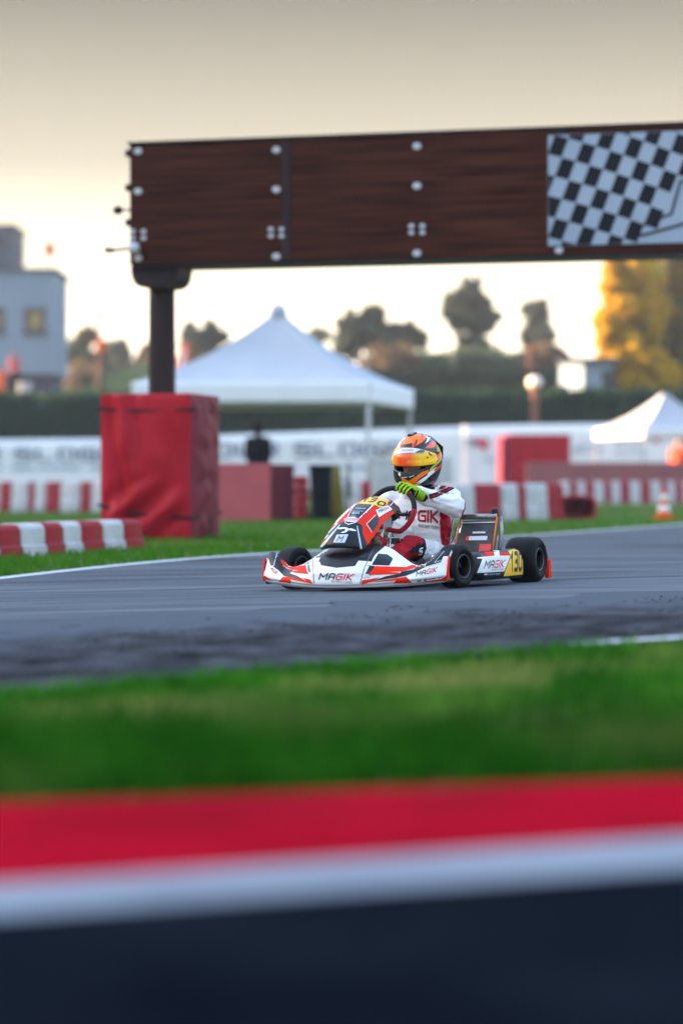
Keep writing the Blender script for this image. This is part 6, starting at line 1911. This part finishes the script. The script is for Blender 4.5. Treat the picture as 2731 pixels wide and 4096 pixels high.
HS('paint_panel', [H_((270, 1290), (490, 1392), (690, 1265), (720, 1235), (860, 1150), (1000, 1095), (1000, 1175), (900, 1245), (740, 1345), (655, 1450), (690, 1450), (560, 1500), (420, 1490), (330, 1410))], D['h_or'], 1)
HS('paint_panel', [H_((400, 1490), (560, 1500), (770, 1425), (735, 1500), (560, 1562), (440, 1540))], D['h_amber'], 2)
HS('paint_panel', [H_((225, 1150), (270, 1140), (280, 1250), (255, 1280), (220, 1220))], D['h_w'], 1)
for k in range(4):      # chin bar grille
    y = 1165 + 32 * k
    HS('grille_slat', [H_((270, y), (480, y + 8), (680, y - 45), (880, y - 120), (885, y - 112), (690, y - 34), (480, y + 20), (272, y + 12))], K['grey'], 1)
HS('chin_vent', [H_((300, 1300), (455, 1290), (435, 1315), (330, 1318)), H_((480, 1290), (640, 1240), (620, 1270), (500, 1305))], K['silver'], 2)
# visor, lifted a little
def visor_pt(A, v):
    k = (abs(A) / 84) ** 2.2
    lo, hi = -6 + 2.5 * k, 33 - 13 * k
    r, d = h_rad(R(A), R(lo + (hi - lo) * v))
    return hp(d * (r + .006 + .006 * (1 - v) * (1 - k)))
As = np.linspace(-86, 86, 61); vs_ = np.linspace(0, 1, 13)
mb = MB().grid([[visor_pt(A, v) for v in vs_] for A in As])
v_me = mb.mesh('visor', True, fix=False)
uv = v_me.uv_layers.new(name='UVMap')
for lp in v_me.loops:
    i = lp.vertex_index
    uv.data[lp.index].uv = ((i // 13) / 60, (i % 13) / 12)
v_bvh = BVHTree.FromPolygons([v.co.copy() for v in v_me.vertices], [list(p.vertices) for p in v_me.polygons])
visor = dlink('visor', v_me, D['visor'], helmet)
visor.modifiers.new('t', 'SOLIDIFY').thickness = 0.0025
VS = lambda nm, polys, m, L=0: dstick(nm, v_bvh, polys, m, helmet, L, 7.0, 0.003)
VS('sun_strip', [H_((120, 640), (220, 575), (400, 535), (640, 540), (920, 585), (925, 600), (875, 660), (690, 675), (540, 655), (330, 670), (180, 700), (110, 740))], K['white'], 0)
VS('sun_strip', [H_((640, 650), (800, 580), (915, 600), (870, 655), (700, 668))], K['grey'], 1)
VS('sun_strip_lettering', lettering('DESIGN', H_((300, 580), (620, 570), (600, 606), (280, 618)), .2, slant=.1), K['grey'], 1)
VS('visor_pivot', [H_(*[(1105 + 34 * math.cos(q), 580 + 34 * math.sin(q)) for q in np.linspace(0, 6.28, 17)[:-1]])], K['silver'], 1)
VS('visor_latch', [H_((990, 640), (1015, 640), (1050, 690), (1100, 735), (1060, 735), (1010, 690)), H_((948, 760), (975, 755), (985, 795), (960, 800)), H_((840, 880), (860, 878), (860, 895), (842, 898))], D['h_k'], 1)
# spoiler and top vent
sp = []
for i in range(13):
    u = i / 12; A = -150 + 300 * 0  # across
    y = (u - .5) * .15
    sp.append([tuple(hp((x, y, z))) for x, z in ((-.02, .1515 - y * y * 7), (-.09, .138 - y * y * 6.5), (-.150, .098 - y * y * 5), (-.150, .03 - y * y * 5), (-.04, .10 - y * y * 6))])
me = MB().grid(sp, closed_v=True).mesh('spoiler', True); dlink('spoiler', me, D['h_k'], helmet)
me = MB().box((0, 0, 0), (.06, .035, .016), bev=.006).mesh('top_vent'); me.transform(Matrix.Translation(hp((.035, -.01, .150))) @ (HR @ Matrix.Rotation(R(12), 3, 'Y')).to_4x4()); dlink('top_vent', me, D['h_k'], helmet)
# chin strap skirt
me = MB().tube([hp((math.cos(q) * .105 + .005, math.sin(q) * .086, -.153)) for q in np.linspace(0, 2 * math.pi, 41)[:-1]], .014, 8, closed=True).mesh('neck_roll', True); dlink('neck_roll', me, D['bala'], helmet)
